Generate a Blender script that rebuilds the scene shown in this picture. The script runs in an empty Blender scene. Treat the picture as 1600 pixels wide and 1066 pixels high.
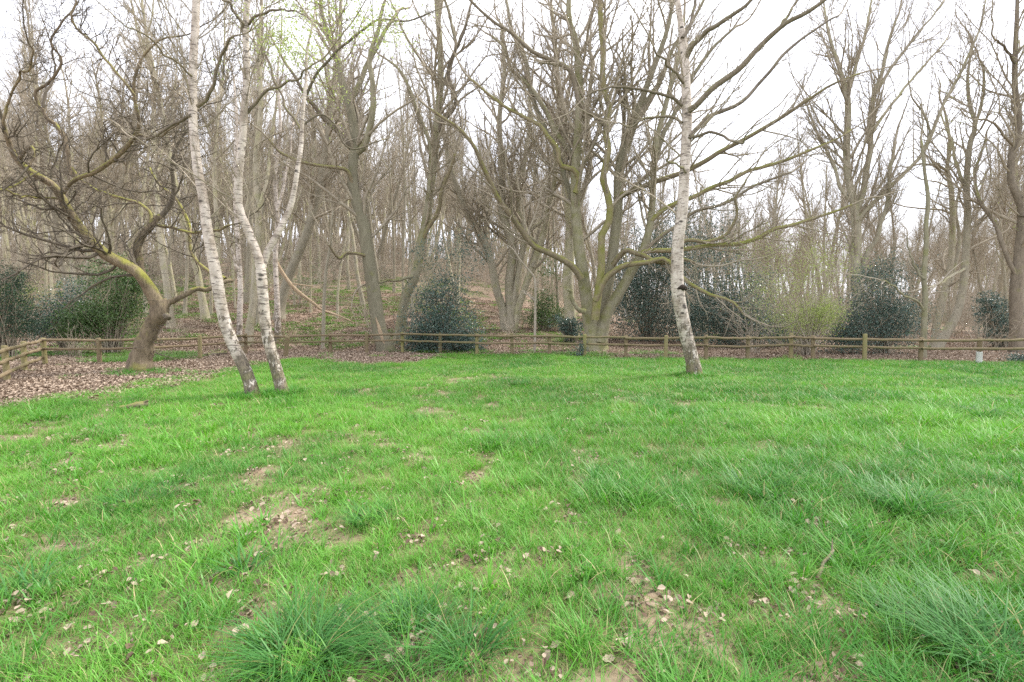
import bpy, math
import numpy as np
from mathutils import Vector

# ------------------------------------------------------------------ camera
W, H, F = 1600.0, 1066.0, 755.0
EYE, PITCH = 1.55, math.radians(2.9)
scene = bpy.context.scene
COL = scene.collection
cam_data = bpy.data.cameras.new('camera')
cam_data.sensor_width = 36.0
cam_data.lens = F / W * 36.0
cam_data.clip_start, cam_data.clip_end = 0.05, 2000.0
cam = bpy.data.objects.new('camera', cam_data)
COL.objects.link(cam)
cam.location = (0, 0, EYE)
cam.rotation_euler = (math.pi / 2 - PITCH, 0, 0)
scene.camera = cam

# ------------------------------------------------------------------ sky, sun, exposure
SUN_EL, SUN_AZ = math.radians(54), math.radians(62)      # azimuth clockwise from the view direction (+Y)
world = bpy.data.worlds.new('World')
scene.world = world
world.use_nodes = True
wn = world.node_tree
wn.nodes.clear()
w_out = wn.nodes.new('ShaderNodeOutputWorld')
w_bg = wn.nodes.new('ShaderNodeBackground')
w_sky = wn.nodes.new('ShaderNodeTexSky')
w_sky.sky_type = 'NISHITA'
w_sky.sun_disc = False
w_sky.sun_elevation = SUN_EL
w_sky.sun_rotation = SUN_AZ
w_sky.air_density, w_sky.dust_density = 1.0, 2.0
w_tc = wn.nodes.new('ShaderNodeTexCoord')
w_noise = wn.nodes.new('ShaderNodeTexNoise')
w_noise.inputs['Scale'].default_value = 2.6
w_noise.inputs['Detail'].default_value = 7.0
w_ramp = wn.nodes.new('ShaderNodeMapRange')
w_ramp.inputs['From Min'].default_value = 0.35
w_ramp.inputs['From Max'].default_value = 0.62
w_ramp.inputs['To Min'].default_value = 0.62
w_ramp.inputs['To Max'].default_value = 0.97
w_mix = wn.nodes.new('ShaderNodeMix')
w_mix.data_type = 'RGBA'
w_mix.inputs['B'].default_value = (11.0, 11.1, 11.9, 1)   # thin bright cloud veil
wn.links.new(w_tc.outputs['Generated'], w_noise.inputs['Vector'])
wn.links.new(w_noise.outputs['Fac'], w_ramp.inputs['Value'])
wn.links.new(w_ramp.outputs['Result'], w_mix.inputs['Factor'])
wn.links.new(w_sky.outputs['Color'], w_mix.inputs['A'])
wn.links.new(w_mix.outputs['Result'], w_bg.inputs['Color'])
w_bg.inputs['Strength'].default_value = 0.08
wn.links.new(w_bg.outputs['Background'], w_out.inputs['Surface'])

sun_data = bpy.data.lights.new('sun', 'SUN')
sun_data.energy = 2.5
sun_data.angle = math.radians(16)
sun_data.color = (1.0, 0.95, 0.87)
sun = bpy.data.objects.new('sun', sun_data)
COL.objects.link(sun)
to_sun = Vector((math.sin(SUN_AZ) * math.cos(SUN_EL), math.cos(SUN_AZ) * math.cos(SUN_EL), math.sin(SUN_EL)))
sun.rotation_euler = to_sun.to_track_quat('Z', 'Y').to_euler()
sun.location = (20, 10, 30)

vs = scene.view_settings
vs.view_transform = 'Standard'
vs.look = 'None'
vs.exposure = 1.4
vs.gamma = 1.0
vs.use_curve_mapping = False
scene.cycles.use_denoising = False
scene.cycles.max_bounces = 5
scene.cycles.diffuse_bounces = 3
scene.cycles.glossy_bounces = 2
scene.cycles.transmission_bounces = 3
scene.cycles.transparent_max_bounces = 8
scene.cycles.sample_clamp_indirect = 8.0

# ------------------------------------------------------------------ pixel <-> world helpers
CP, SP = math.cos(PITCH), math.sin(PITCH)

def ray(px, py):
    x, z = (px - W / 2) / F, -(py - H / 2) / F
    return np.array([x, CP + z * SP, -SP + z * CP])

def smooth(a, b, x):
    t = np.clip((x - a) / (b - a), 0, 1)
    return t * t * (3 - 2 * t)

def at(px, py, Y):
    d = ray(px, py)
    return np.array([0, 0, EYE]) + d * (Y / d[1])

def bumps(x, y):
    return (0.5 * np.sin(x * 1.31 + 0.7 * y) + 0.35 * np.sin(2.3 * y - 0.9 * x + 1.0)
            + 0.3 * np.sin(3.7 * x + 2.1 * y + 2.0) + 0.2 * np.sin(5.9 * y - 4.3 * x))

def ground_z(x, y):
    x, y = np.asarray(x, float), np.asarray(y, float)
    lawn = 0.03 * bumps(x, y) * smooth(0.5, 3, y)
    side = 1 - smooth(-14, 16, x - 0.12 * (y - 20))            # the wood climbs a hill on the left
    hill = side * 0.17 * np.maximum(0, y - 21.5) + 0.012 * np.maximum(0, y - 21)
    hill = np.where(hill > 9, 9 + (hill - 9) * 0.8, hill)
    return lawn + hill * 1.0 + 0.05 * bumps(0.6 * x, 0.6 * y) * smooth(20, 26, y)

def on_ground(px, py):
    d = ray(px, py)
    t = 1.0
    while t < 90:
        p = np.array([0, 0, EYE]) + d * t
        if p[2] <= ground_z(p[0], p[1]):
            return p
        t += 0.02
    return p

def hash_noise(x, y, s, seed=0):
    """smooth value noise, 0..1"""
    x, y = np.asarray(x, float) / s + 37.1 * seed, np.asarray(y, float) / s + 11.7 * seed
    xi, yi = np.floor(x).astype(np.int64), np.floor(y).astype(np.int64)
    fx, fy = x - xi, y - yi
    fx, fy = fx * fx * (3 - 2 * fx), fy * fy * (3 - 2 * fy)
    def h(a, b):
        n = np.sin(a * 127.1 + b * 311.7 + seed * 74.7) * 43758.5453
        return n - np.floor(n)
    return ((h(xi, yi) * (1 - fx) + h(xi + 1, yi) * fx) * (1 - fy)
            + (h(xi, yi + 1) * (1 - fx) + h(xi + 1, yi + 1) * fx) * fy)

def fbm(x, y, s, seed=0):
    return (hash_noise(x, y, s, seed) * 0.5 + hash_noise(x, y, s * 0.45, seed + 1) * 0.3
            + hash_noise(x, y, s * 0.2, seed + 2) * 0.2)

# fence line (pixel x, pixel y of each post's foot), taken to the flat ground
POSTS_PX = [(66, 571), (152, 571), (232, 568), (310, 562), (382, 555), (448, 558), (515, 553), (572, 553), (628, 552), (687, 553),
            (745, 556), (800, 556), (859, 557), (914, 559), (979, 561), (1041, 563), (1105, 563), (1170, 564),
            (1238, 562), (1273, 564), (1354, 566), (1442, 569), (1534, 570), (1632, 571), (1735, 572)]
FENCE = np.array([on_ground(*p)[:2] for p in POSTS_PX])
CORNER = FENCE[0]
SIDE_POSTS = np.array([on_ground(44, 581)[:2], on_ground(18, 596)[:2], on_ground(-22, 616)[:2], on_ground(-75, 640)[:2]])

def fence_y(x):
    return np.interp(x, FENCE[:, 0], FENCE[:, 1])

EDGE = np.array([on_ground(*p)[:2] for p in [(-160, 662), (0, 650), (110, 632), (190, 606), (262, 586), (350, 566), (430, 562), (500, 563), (560, 574), (640, 570), (688, 557)]])

def grass_amount(x, y):
    """1 on the lawn, 0 on leaf litter"""
    x, y = np.asarray(x, float), np.asarray(y, float)
    n = fbm(x, y, 1.6, 3) - 0.5
    edge = np.interp(x, EDGE[:, 0], EDGE[:, 1], left=EDGE[0, 1], right=99)
    a = smooth(-0.5, 0.6, edge - y + n * 3.2)
    b = smooth(-0.25, 0.25, fence_y(x) - y + n * 1.2 + 0.1)
    left = smooth(-13.5, -11.5, x + y * 0.0)
    return a * b * np.maximum(left, 0.0)

def bare_amount(x, y):
    """worn patches in the lawn where dead leaves show"""
    n = fbm(x, y, 0.34, 9)
    m = fbm(x, y, 2.4, 15)
    worn = 0.085 * np.exp(-(((x - 0.45) / 0.8) ** 2 + ((y - 2.5) / 0.8) ** 2)) + 0.03 * smooth(1.0, -2.0, x) * smooth(10, 5, y)
    spots = smooth(0.60, 0.74, fbm(x, y, 0.22, 19) + 0.5 * (m - 0.5) - 0.06 * smooth(0.5, 3, x)) * 0.75
    return np.maximum(spots, smooth(0.61, 0.72, n + (m - 0.5) * 0.32 + worn - 0.05 * smooth(1.2, 3, x)))

# ------------------------------------------------------------------ object helpers
def link(name, data, parent=None):
    o = bpy.data.objects.new(name, data)
    COL.objects.link(o)
    if parent is not None:
        o.parent = parent
    return o

def tag(o, label=None, cat=None, group=None, kind=None):
    if label: o['label'] = label
    if cat: o['category'] = cat
    if group: o['group'] = group
    if kind: o['kind'] = kind
    return o

def thing(name, label, cat, loc=(0, 0, 0), group=None):
    o = link(name, None)
    o.location = tuple(float(v) for v in loc)
    o.empty_display_size = 0.2
    return tag(o, label, cat, group)

def mesh_np(name, verts, faces_list, mat, smooth_shade=True, attrs=None):
    """faces_list: list of int arrays (k, n) ; numpy fast mesh"""
    me = bpy.data.meshes.new(name)
    verts = np.asarray(verts, np.float32)
    me.vertices.add(len(verts))
    me.vertices.foreach_set('co', verts.ravel())
    loops = np.concatenate([f.ravel() for f in faces_list]).astype(np.int32)
    sizes = np.concatenate([np.full(len(f), f.shape[1], np.int32) for f in faces_list])
    starts = np.concatenate([[0], np.cumsum(sizes)[:-1]]).astype(np.int32)
    me.loops.add(len(loops))
    me.loops.foreach_set('vertex_index', loops)
    me.polygons.add(len(sizes))
    me.polygons.foreach_set('loop_start', starts)
    me.polygons.foreach_set('loop_total', sizes)
    me.polygons.foreach_set('use_smooth', np.full(len(sizes), smooth_shade))
    for k, v in (attrs or {}).items():
        a = me.attributes.new(k, 'FLOAT', 'POINT')
        a.data.foreach_set('value', np.asarray(v, np.float32))
    if mat is not None:
        me.materials.append(mat)
    me.update(calc_edges=True)
    me.validate()
    return me

# ------------------------------------------------------------------ materials
MATS = {}

class NT:
    def __init__(self, name):
        self.m = bpy.data.materials.new(name)
        self.m.use_nodes = True
        self.t = self.m.node_tree
        self.b = self.t.nodes['Principled BSDF']
        self.out = self.t.nodes['Material Output']
    def n(self, typ, **kw):
        nd = self.t.nodes.new(typ)
        for k, v in kw.items():
            if k in nd.inputs: nd.inputs[k].default_value = v
            else: setattr(nd, k, v)
        return nd
    def l(self, a, b):
        self.t.links.new(a, b)
    def noise(self, vec, scale, detail=5, rough=0.6):
        nd = self.n('ShaderNodeTexNoise')
        nd.inputs['Scale'].default_value = scale
        nd.inputs['Detail'].default_value = detail
        nd.inputs['Roughness'].default_value = rough
        if vec is not None: self.l(vec, nd.inputs['Vector'])
        return nd.outputs['Fac']
    def rng(self, val, a, b, c=0.0, d=1.0):
        nd = self.n('ShaderNodeMapRange')
        nd.inputs['From Min'].default_value = a
        nd.inputs['From Max'].default_value = b
        nd.inputs['To Min'].default_value = c
        nd.inputs['To Max'].default_value = d
        self.l(val, nd.inputs['Value'])
        return nd.outputs['Result']
    def mix(self, fac, a, b):
        nd = self.n('ShaderNodeMix')
        nd.data_type = 'RGBA'
        if isinstance(fac, (int, float)): nd.inputs['Factor'].default_value = fac
        else: self.l(fac, nd.inputs['Factor'])
        for s, v in (('A', a), ('B', b)):
            if isinstance(v, tuple): nd.inputs[s].default_value = v + (1,)
            else: self.l(v, nd.inputs[s])
        return nd.outputs['Result']
    def math(self, op, a, b=None):
        nd = self.n('ShaderNodeMath')
        nd.operation = op
        for i, v in enumerate((a, b)):
            if v is None: continue
            if isinstance(v, (int, float)): nd.inputs[i].default_value = v
            else: self.l(v, nd.inputs[i])
        return nd.outputs[0]
    def mapping(self, vec, scale):
        nd = self.n('ShaderNodeMapping')
        nd.inputs['Scale'].default_value = scale
        self.l(vec, nd.inputs['Vector'])
        return nd.outputs['Vector']
    def bump(self, h, strength=0.5, dist=0.02):
        nd = self.n('ShaderNodeBump')
        nd.inputs['Strength'].default_value = strength
        nd.inputs['Distance'].default_value = dist
        self.l(h, nd.inputs['Height'])
        self.l(nd.outputs['Normal'], self.b.inputs['Normal'])

def bark(name, c1, c2, moss=(0.13, 0.15, 0.025), moss_lo=0.55, moss_hi=0.8, moss_z=0.35, rough=0.9):
    t = NT(name)
    t.b.inputs['Roughness'].default_value = rough
    t.b.inputs['Specular IOR Level'].default_value = 0.25
    tc = t.n('ShaderNodeTexCoord')
    obj = tc.outputs['Object']
    big = t.noise(obj, 2.2, 6)
    st = t.mapping(obj, (14, 14, 3.0))
    fine = t.noise(st, 1.6, 8, 0.7)
    mid = t.noise(t.mapping(obj, (5, 5, 1.6)), 1.0, 5, 0.6)
    col = t.mix(t.rng(t.math('ADD', t.math('MULTIPLY', fine, 0.6), t.math('MULTIPLY', mid, 0.4)), 0.36, 0.64), c1, c2)
    oi = t.n('ShaderNodeObjectInfo')
    hs = t.n('ShaderNodeHueSaturation')
    t.l(t.rng(oi.outputs['Random'], 0, 1, 0.8, 1.25), hs.inputs['Value'])
    t.l(col, hs.inputs['Color'])
    geo = t.n('ShaderNodeNewGeometry')
    sep = t.n('ShaderNodeSeparateXYZ')
    t.l(geo.outputs['Normal'], sep.inputs['Vector'])
    m = t.math('ADD', t.math('MULTIPLY', sep.outputs['Z'], moss_z), t.math('ADD', big, t.rng(oi.outputs['Random'], 0, 1, -0.08, 0.12)))
    fac = t.rng(m, moss_lo, moss_hi, 0, 0.9)
    mosscol = t.mix(t.noise(obj, 18, 3), moss, tuple(min(1, v * 1.9) for v in moss))
    t.l(t.mix(fac, hs.outputs['Color'], mosscol), t.b.inputs['Base Color'])
    t.bump(fine, 0.7, 0.03)
    return t.m

def birch_bark(name):
    t = NT(name)
    t.b.inputs['Roughness'].default_value = 0.75
    tc = t.n('ShaderNodeTexCoord')
    obj = tc.outputs['Object']
    sep = t.n('ShaderNodeSeparateXYZ')
    t.l(obj, sep.inputs['Vector'])
    z = sep.outputs['Z']
    pale = t.mix(t.noise(obj, 3.5, 6), (0.70, 0.63, 0.57), (0.42, 0.36, 0.29))
    lent = t.noise(t.mapping(obj, (5, 5, 34)), 1.0, 4, 0.65)
    lines = t.rng(lent, 0.54, 0.61, 0, 0.9)
    eyes = t.n('ShaderNodeTexVoronoi')
    eyes.inputs['Scale'].default_value = 1.0
    t.l(t.mapping(obj, (3.4, 3.4, 6.2)), eyes.inputs['Vector'])
    esep = t.n('ShaderNodeSeparateXYZ')
    t.l(eyes.outputs['Color'], esep.inputs['Vector'])
    scar = t.math('MULTIPLY', t.rng(eyes.outputs['Distance'], 0.12, 0.24, 0.95, 0), t.rng(esep.outputs['X'], 0.5, 0.55))
    patch = t.rng(t.noise(t.mapping(obj, (3.0, 3.0, 2.2)), 1.0, 8, 0.75), 0.46, 0.60, 0, 0.8)
    dark = (0.045, 0.036, 0.028)
    col = t.mix(patch, pale, (0.25, 0.20, 0.15))
    col = t.mix(lines, col, (0.11, 0.085, 0.07))
    col = t.mix(scar, col, dark)
    # rough, dark, corky plates on the foot of the stem
    pl = t.noise(t.mapping(obj, (9, 9, 5)), 1.0, 6, 0.65)
    low = t.math('ADD', t.rng(z, 0.0, 2.4, 0.17, -0.12), pl)
    plate = t.rng(low, 0.54, 0.60)
    crack = t.noise(t.mapping(obj, (30, 30, 9)), 1.0, 6, 0.7)
    cork = t.mix(t.rng(crack, 0.35, 0.65), (0.05, 0.04, 0.03), (0.26, 0.21, 0.15))
    col = t.mix(plate, col, cork)
    mossf = t.math('MULTIPLY', t.rng(t.noise(obj, 5, 5), 0.44, 0.60), t.rng(z, 0.05, 0.6, 0.9, 0))
    col = t.mix(mossf, col, (0.15, 0.17, 0.03))
    t.l(col, t.b.inputs['Base Color'])
    h = t.math('ADD', t.math('MULTIPLY', crack, plate), t.math('MULTIPLY', lent, 0.3))
    t.bump(h, 0.8, 0.03)
    return t.m

def leafy(name, c1, c2, rough=0.4, transl=0.3, spec=0.5, inst=False, dry=None):
    """c1..c2 varied by position and by the tint of each scattered piece"""
    t = NT(name)
    t.b.inputs['Roughness'].default_value = rough
    t.b.inputs['Specular IOR Level'].default_value = spec
    at_ = t.n('ShaderNodeAttribute')
    at_.attribute_name = 'tint'
    at_.attribute_type = 'INSTANCER' if inst else 'GEOMETRY'
    col = t.mix(at_.outputs['Fac'], c1, c2)
    if dry is not None:
        a2 = t.n('ShaderNodeAttribute')
        a2.attribute_name = 'dry'
        col = t.mix(a2.outputs['Fac'], col, dry)
    t.l(col, t.b.inputs['Base Color'])
    tr = t.n('ShaderNodeBsdfTranslucent')
    hs = t.n('ShaderNodeHueSaturation')
    hs.inputs['Saturation'].default_value = 1.1
    hs.inputs['Value'].default_value = 1.3
    t.l(col, hs.inputs['Color'])
    t.l(hs.outputs['Color'], tr.inputs['Color'])
    mx = t.n('ShaderNodeMixShader')
    mx.inputs['Fac'].default_value = transl
    t.l(t.b.outputs['BSDF'], mx.inputs[1])
    t.l(tr.outputs['BSDF'], mx.inputs[2])
    t.l(mx.outputs['Shader'], t.out.inputs['Surface'])
    return t.m

def wood_mat(name, c1, c2, green):
    t = NT(name)
    t.b.inputs['Roughness'].default_value = 0.85
    t.b.inputs['Specular IOR Level'].default_value = 0.2
    tc = t.n('ShaderNodeTexCoord')
    obj = tc.outputs['Object']
    n1 = t.noise(t.mapping(obj, (40, 3, 40)), 1.0, 6, 0.65)
    n2 = t.noise(obj, 6, 5)
    oi = t.n('ShaderNodeObjectInfo')
    col = t.mix(t.rng(n1, 0.3, 0.7), c1, c2)
    g = t.math('ADD', n2, t.rng(oi.outputs['Random'], 0, 1, -0.12, 0.12))
    col = t.mix(t.rng(g, 0.45, 0.7, 0, 0.8), col, green)
    t.l(col, t.b.inputs['Base Color'])
    t.bump(n1, 0.5, 0.01)
    return t.m

def plain(name, c1, c2, scale=12, rough=0.9):
    t = NT(name)
    t.b.inputs['Roughness'].default_value = rough
    t.b.inputs['Specular IOR Level'].default_value = 0.2
    tc = t.n('ShaderNodeTexCoord')
    n1 = t.noise(tc.outputs['Object'], scale, 6)
    t.l(t.mix(t.rng(n1, 0.3, 0.7), c1, c2), t.b.inputs['Base Color'])
    t.bump(n1, 0.5, 0.02)
    return t.m

M = dict(
    oak=bark('oak_bark', (0.085, 0.066, 0.045), (0.31, 0.245, 0.165), moss=(0.17, 0.17, 0.035), moss_lo=0.53, moss_hi=0.76, moss_z=0.24),
    beech=bark('smooth_grey_bark', (0.17, 0.155, 0.105), (0.30, 0.275, 0.195), moss=(0.12, 0.125, 0.035), moss_lo=0.52, moss_hi=0.82, moss_z=0.20),
    mossy=bark('mossy_bark', (0.16, 0.13, 0.09), (0.28, 0.23, 0.15), moss=(0.13, 0.14, 0.025), moss_lo=0.42, moss_hi=0.78, moss_z=0.30),
    dark=bark('dark_bark', (0.12, 0.10, 0.075), (0.25, 0.21, 0.16), moss=(0.12, 0.13, 0.03), moss_lo=0.62, moss_hi=0.9, moss_z=0.3),
    wood=bark('woodland_bark', (0.235, 0.21, 0.155), (0.42, 0.38, 0.29), moss=(0.19, 0.195, 0.075), moss_lo=0.52, moss_hi=0.85, moss_z=0.12),
    birch=birch_bark('birch_bark'),
    twig=plain('twig_bark', (0.23, 0.195, 0.145), (0.40, 0.35, 0.27), 4),
    twig_dark=plain('dark_twig_bark', (0.085, 0.07, 0.055), (0.17, 0.145, 0.11), 4),
    twig_pale=plain('pale_twig_bark', (0.26, 0.225, 0.175), (0.42, 0.37, 0.30), 4),
    bare_wood=plain('bare_dead_wood', (0.30, 0.22, 0.14), (0.46, 0.36, 0.25), 9),
    knot=plain('dark_knot', (0.018, 0.014, 0.011), (0.06, 0.045, 0.035), 30),
    fence=wood_mat('fence_timber', (0.13, 0.098, 0.06), (0.27, 0.21, 0.13), (0.16, 0.15, 0.07)),
    fence_green=wood_mat('algae_timber', (0.18, 0.155, 0.08), (0.30, 0.255, 0.13), (0.20, 0.205, 0.065)),
    concrete=plain('pale_post_foot', (0.50, 0.50, 0.47), (0.66, 0.66, 0.62), 20),
    grass=leafy('lawn_grass', (0.054, 0.200, 0.028), (0.150, 0.372, 0.045), 0.46, 0.30, 0.34, inst=True, dry=(0.44, 0.37, 0.19)),
    tussock=leafy('tussock_grass', (0.038, 0.145, 0.032), (0.085, 0.235, 0.055), 0.50, 0.33, 0.28, dry=(0.34, 0.29, 0.12)),
    cover=leafy('ground_cover', (0.075, 0.17, 0.035), (0.16, 0.30, 0.06), 0.5, 0.3, 0.4, inst=True),
    litter=leafy('dead_leaf', (0.12, 0.078, 0.052), (0.50, 0.405, 0.315), 0.7, 0.1, 0.3),
    holly=leafy('holly_leaf', (0.024, 0.056, 0.043), (0.125, 0.19, 0.155), 0.30, 0.08, 0.55),
    yew=leafy('yew_needle', (0.020, 0.050, 0.030), (0.055, 0.10, 0.055), 0.45, 0.1, 0.4),
    ivy=leafy('broad_evergreen_leaf', (0.040, 0.085, 0.025), (0.12, 0.20, 0.06), 0.35, 0.15, 0.5),
    fresh=leafy('fresh_spring_leaf', (0.25, 0.33, 0.08), (0.42, 0.49, 0.19), 0.5, 0.45, 0.3),
)

def ground_material():
    t = NT('ground_soil')
    t.b.inputs['Roughness'].default_value = 0.95
    t.b.inputs['Specular IOR Level'].default_value = 0.15
    tc = t.n('ShaderNodeTexCoord')
    obj = tc.outputs['Object']
    a = t.n('ShaderNodeAttribute'); a.attribute_name = 'lawn'
    fine = t.noise(obj, 22, 6, 0.7)
    vor = t.n('ShaderNodeTexVoronoi')
    vor.inputs['Scale'].default_value = 16.0
    t.l(obj, vor.inputs['Vector'])
    sepc = t.n('ShaderNodeSeparateXYZ')
    t.l(vor.outputs['Color'], sepc.inputs['Vector'])
    leafcol = t.mix(sepc.outputs['X'], (0.19, 0.13, 0.09), (0.48, 0.37, 0.29))
    litter = t.mix(t.rng(fine, 0.35, 0.65), leafcol, (0.25, 0.18, 0.13))
    soil = t.mix(t.rng(fine, 0.35, 0.65), (0.085, 0.085, 0.035), (0.21, 0.19, 0.095))
    big = t.noise(obj, 0.35, 5)
    grn = t.mix(t.rng(big, 0.5, 0.68, 0, 0.75), litter, (0.12, 0.17, 0.05))
    t.l(t.mix(a.outputs['Fac'], grn, soil), t.b.inputs['Base Color'])
    t.bump(fine, 0.8, 0.03)
    return t.m
M['ground'] = ground_material()

# ------------------------------------------------------------------ tubes and growth
def resample(path, n):
    """Catmull-Rom through path rows (x, y, z, r), n even samples"""
    P = np.asarray(path, float)
    Q = np.vstack([2 * P[0] - P[1], P, 2 * P[-1] - P[-2]])
    out = []
    for i in range(len(P) - 1):
        p0, p1, p2, p3 = Q[i:i + 4]
        t = np.linspace(0, 1, 24, endpoint=False)[:, None]
        out.append(0.5 * (2 * p1 + (p2 - p0) * t + (2 * p0 - 5 * p1 + 4 * p2 - p3) * t ** 2 + (3 * p1 - p0 - 3 * p2 + p3) * t ** 3))
    out.append(P[-1:])
    C = np.vstack(out)
    s = np.concatenate([[0], np.cumsum(np.linalg.norm(np.diff(C[:, :3], axis=0), axis=1))])
    u = np.linspace(0, s[-1], n)
    R = np.stack([np.interp(u, s, C[:, k]) for k in range(4)], 1)
    R[:, 3] = np.maximum(R[:, 3], 0.002)
    return R

def tube_mesh(name, batches, mat, rough=0.0, seed=0):
    """batches: list of (P (B,n,3), R (B,n), sides). One mesh."""
    V, Fq, off = [], [], 0
    rng = np.random.default_rng(seed + 5)
    for P, R, k in batches:
        if len(P) == 0: continue
        B, n = R.shape
        T = np.gradient(P, axis=1)
        T /= np.linalg.norm(T, axis=2, keepdims=True) + 1e-9
        mean = T.mean(axis=1)
        ref = np.zeros((B, 3))
        ref[np.arange(B), np.argmin(np.abs(mean), axis=1)] = 1.0
        U = np.cross(T, ref[:, None, :])
        U /= np.linalg.norm(U, axis=2, keepdims=True) + 1e-9
        Vv = np.cross(T, U)
        a = np.linspace(0, 2 * np.pi, k, endpoint=False)
        rr = np.repeat(R[:, :, None], k, axis=2)
        if rough > 0:
            ph = rng.uniform(0, 6.28, (B, 1, 4))
            tt = np.linspace(0, 1, n)[None, :, None] * n
            A = a[None, None, :]
            wob = (np.sin(2 * A + 0.35 * tt + ph[..., 0:1]) * 0.5 + np.sin(3 * A - 0.5 * tt + ph[..., 1:2]) * 0.4
                   + np.sin(A + 0.9 * tt + ph[..., 2:3]) * 0.5 + np.sin(5 * A + 0.23 * tt + ph[..., 3:4]) * 0.3)
            rr = rr * (1 + rough * wob + rough * 0.5 * rng.standard_normal(rr.shape))
        X = P[:, :, None, :] + rr[..., None] * (np.cos(a)[None, None, :, None] * U[:, :, None, :] + np.sin(a)[None, None, :, None] * Vv[:, :, None, :])
        V.append(X.reshape(-1, 3))
        idx = np.arange(B * n * k).reshape(B, n, k) + off
        i0, i1 = idx[:, :-1, :], idx[:, 1:, :]
        q = np.stack([i0, np.roll(i0, -1, 2), np.roll(i1, -1, 2), i1], -1).reshape(-1, 4)
        Fq.append(q)
        caps = idx[:, -1, ::-1].reshape(B, k) if k > 4 else None
        if caps is not None:
            Fq.append(np.stack([caps[:, ::-1][:, j] for j in range(k)], 1))
        off += B * n * k
    by = {}
    for f in Fq: by.setdefault(f.shape[1], []).append(f)
    return mesh_np(name, np.vstack(V), [np.vstack(v) for v in by.values()], mat)

def grow(rng, o, d, L, r, n, gnarl, up, taper=0.25):
    B = len(o)
    P = np.zeros((B, n, 3)); P[:, 0] = o
    d = d / (np.linalg.norm(d, axis=1, keepdims=True) + 1e-9)
    upv = np.array([0, 0, 1.0])
    for i in range(1, n):
        d = d + gnarl * rng.standard_normal((B, 3)) + up * upv
        d /= np.linalg.norm(d, axis=1, keepdims=True) + 1e-9
        P[:, i] = P[:, i - 1] + d * (L / (n - 1))[:, None]
    t = np.linspace(0, 1, n)[None]
    return P, r[:, None] * (1 - (1 - taper) * t)

THICK = [0.019, 0.0050]        # slenderness and least radius of new shoots

def spawn(rng, P, R, per_m, t0, ang, lrel, lmin, lmax, rrel, rmax=1.0, bias=None):
    """children origins on a batch of parents"""
    B, n, _ = P.shape
    Ls = np.linalg.norm(np.diff(P, axis=1), axis=2).sum(1)
    N = int(per_m * Ls.sum() * (1 - t0))
    if N <= 0: return None
    idx = rng.choice(B, N, p=Ls / Ls.sum())
    t = t0 + (1 - t0) * rng.uniform(0, 1, N) ** 0.85
    f = t * (n - 1)
    i = np.minimum(f.astype(int), n - 2)
    w = (f - i)[:, None]
    o = P[idx, i] * (1 - w) + P[idx, i + 1] * w
    T = P[idx, i + 1] - P[idx, i]
    T /= np.linalg.norm(T, axis=1, keepdims=True) + 1e-9
    r0 = R[idx, i] * (1 - w[:, 0]) + R[idx, i + 1] * w[:, 0]
    q = rng.standard_normal((N, 3))
    if bias is not None: q = q + np.asarray(bias)
    q -= (q * T).sum(1, keepdims=True) * T
    q /= np.linalg.norm(q, axis=1, keepdims=True) + 1e-9
    a = np.radians(rng.normal(ang, 12, N))[:, None]
    d = T * np.cos(a) + q * np.sin(a)
    L = np.clip(Ls[idx] * lrel * (1.05 - 0.6 * t) * rng.uniform(0.45, 1.2, N), lmin, lmax)
    r = np.clip(np.minimum(r0 * rrel, L * THICK[0]), THICK[1], rmax)
    return o, d, L, r

def ramify(rng, P, R, levels):
    """levels: dicts -> list of (P,R,sides) batches, parents of each level = the level before (plus originals at level 2)"""
    out = []
    par = (P, R)
    for k, lv in enumerate(levels):
        s = spawn(rng, par[0], par[1], lv['per_m'], lv.get('t0', 0.15), lv.get('ang', 45), lv.get('lrel', 0.45), lv.get('lmin', 0.2), lv.get('lmax', 5), lv.get('rrel', 0.6), bias=lv.get('bias'))
        if s is None: break
        o, d, L, r = s
        g = grow(rng, o, d, L, r, lv.get('n', 6), lv.get('gnarl', 0.18), lv.get('up', 0.06), 0.3)
        out.append((g[0], g[1], lv.get('sides', 3)))
        par = g
    return out

# ------------------------------------------------------------------ leaves
def leaf_cloud(name, C, size, rng, mat, up_bias=0.3, aspect=0.5, fold=0.18, tint=None):
    N = len(C)
    d = rng.standard_normal((N, 3)); d /= np.linalg.norm(d, axis=1, keepdims=True)
    nrm = rng.standard_normal((N, 3)) + np.array([0, 0, up_bias * 3])
    nrm -= (nrm * d).sum(1, keepdims=True) * d
    nrm /= np.linalg.norm(nrm, axis=1, keepdims=True) + 1e-9
    s = np.cross(d, nrm)
    sz = (size * rng.uniform(0.6, 1.35, N))[:, None]
    a = C - d * sz * 0.5
    b = C + d * sz * 0.5
    l = C + s * sz * aspect * 0.5 + nrm * sz * fold
    r = C - s * sz * aspect * 0.5 + nrm * sz * fold
    V = np.stack([a, l, b, r], 1).reshape(-1, 3)
    i = np.arange(N)[:, None] * 4
    Fc = np.vstack([np.hstack([i, i + 1, i + 2]), np.hstack([i, i + 2, i + 3])])
    ti = rng.uniform(0, 1, N) if tint is None else np.clip(tint, 0, 1)
    return mesh_np(name, V, [Fc], mat, False, {'tint': np.repeat(ti, 4)})

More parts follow.
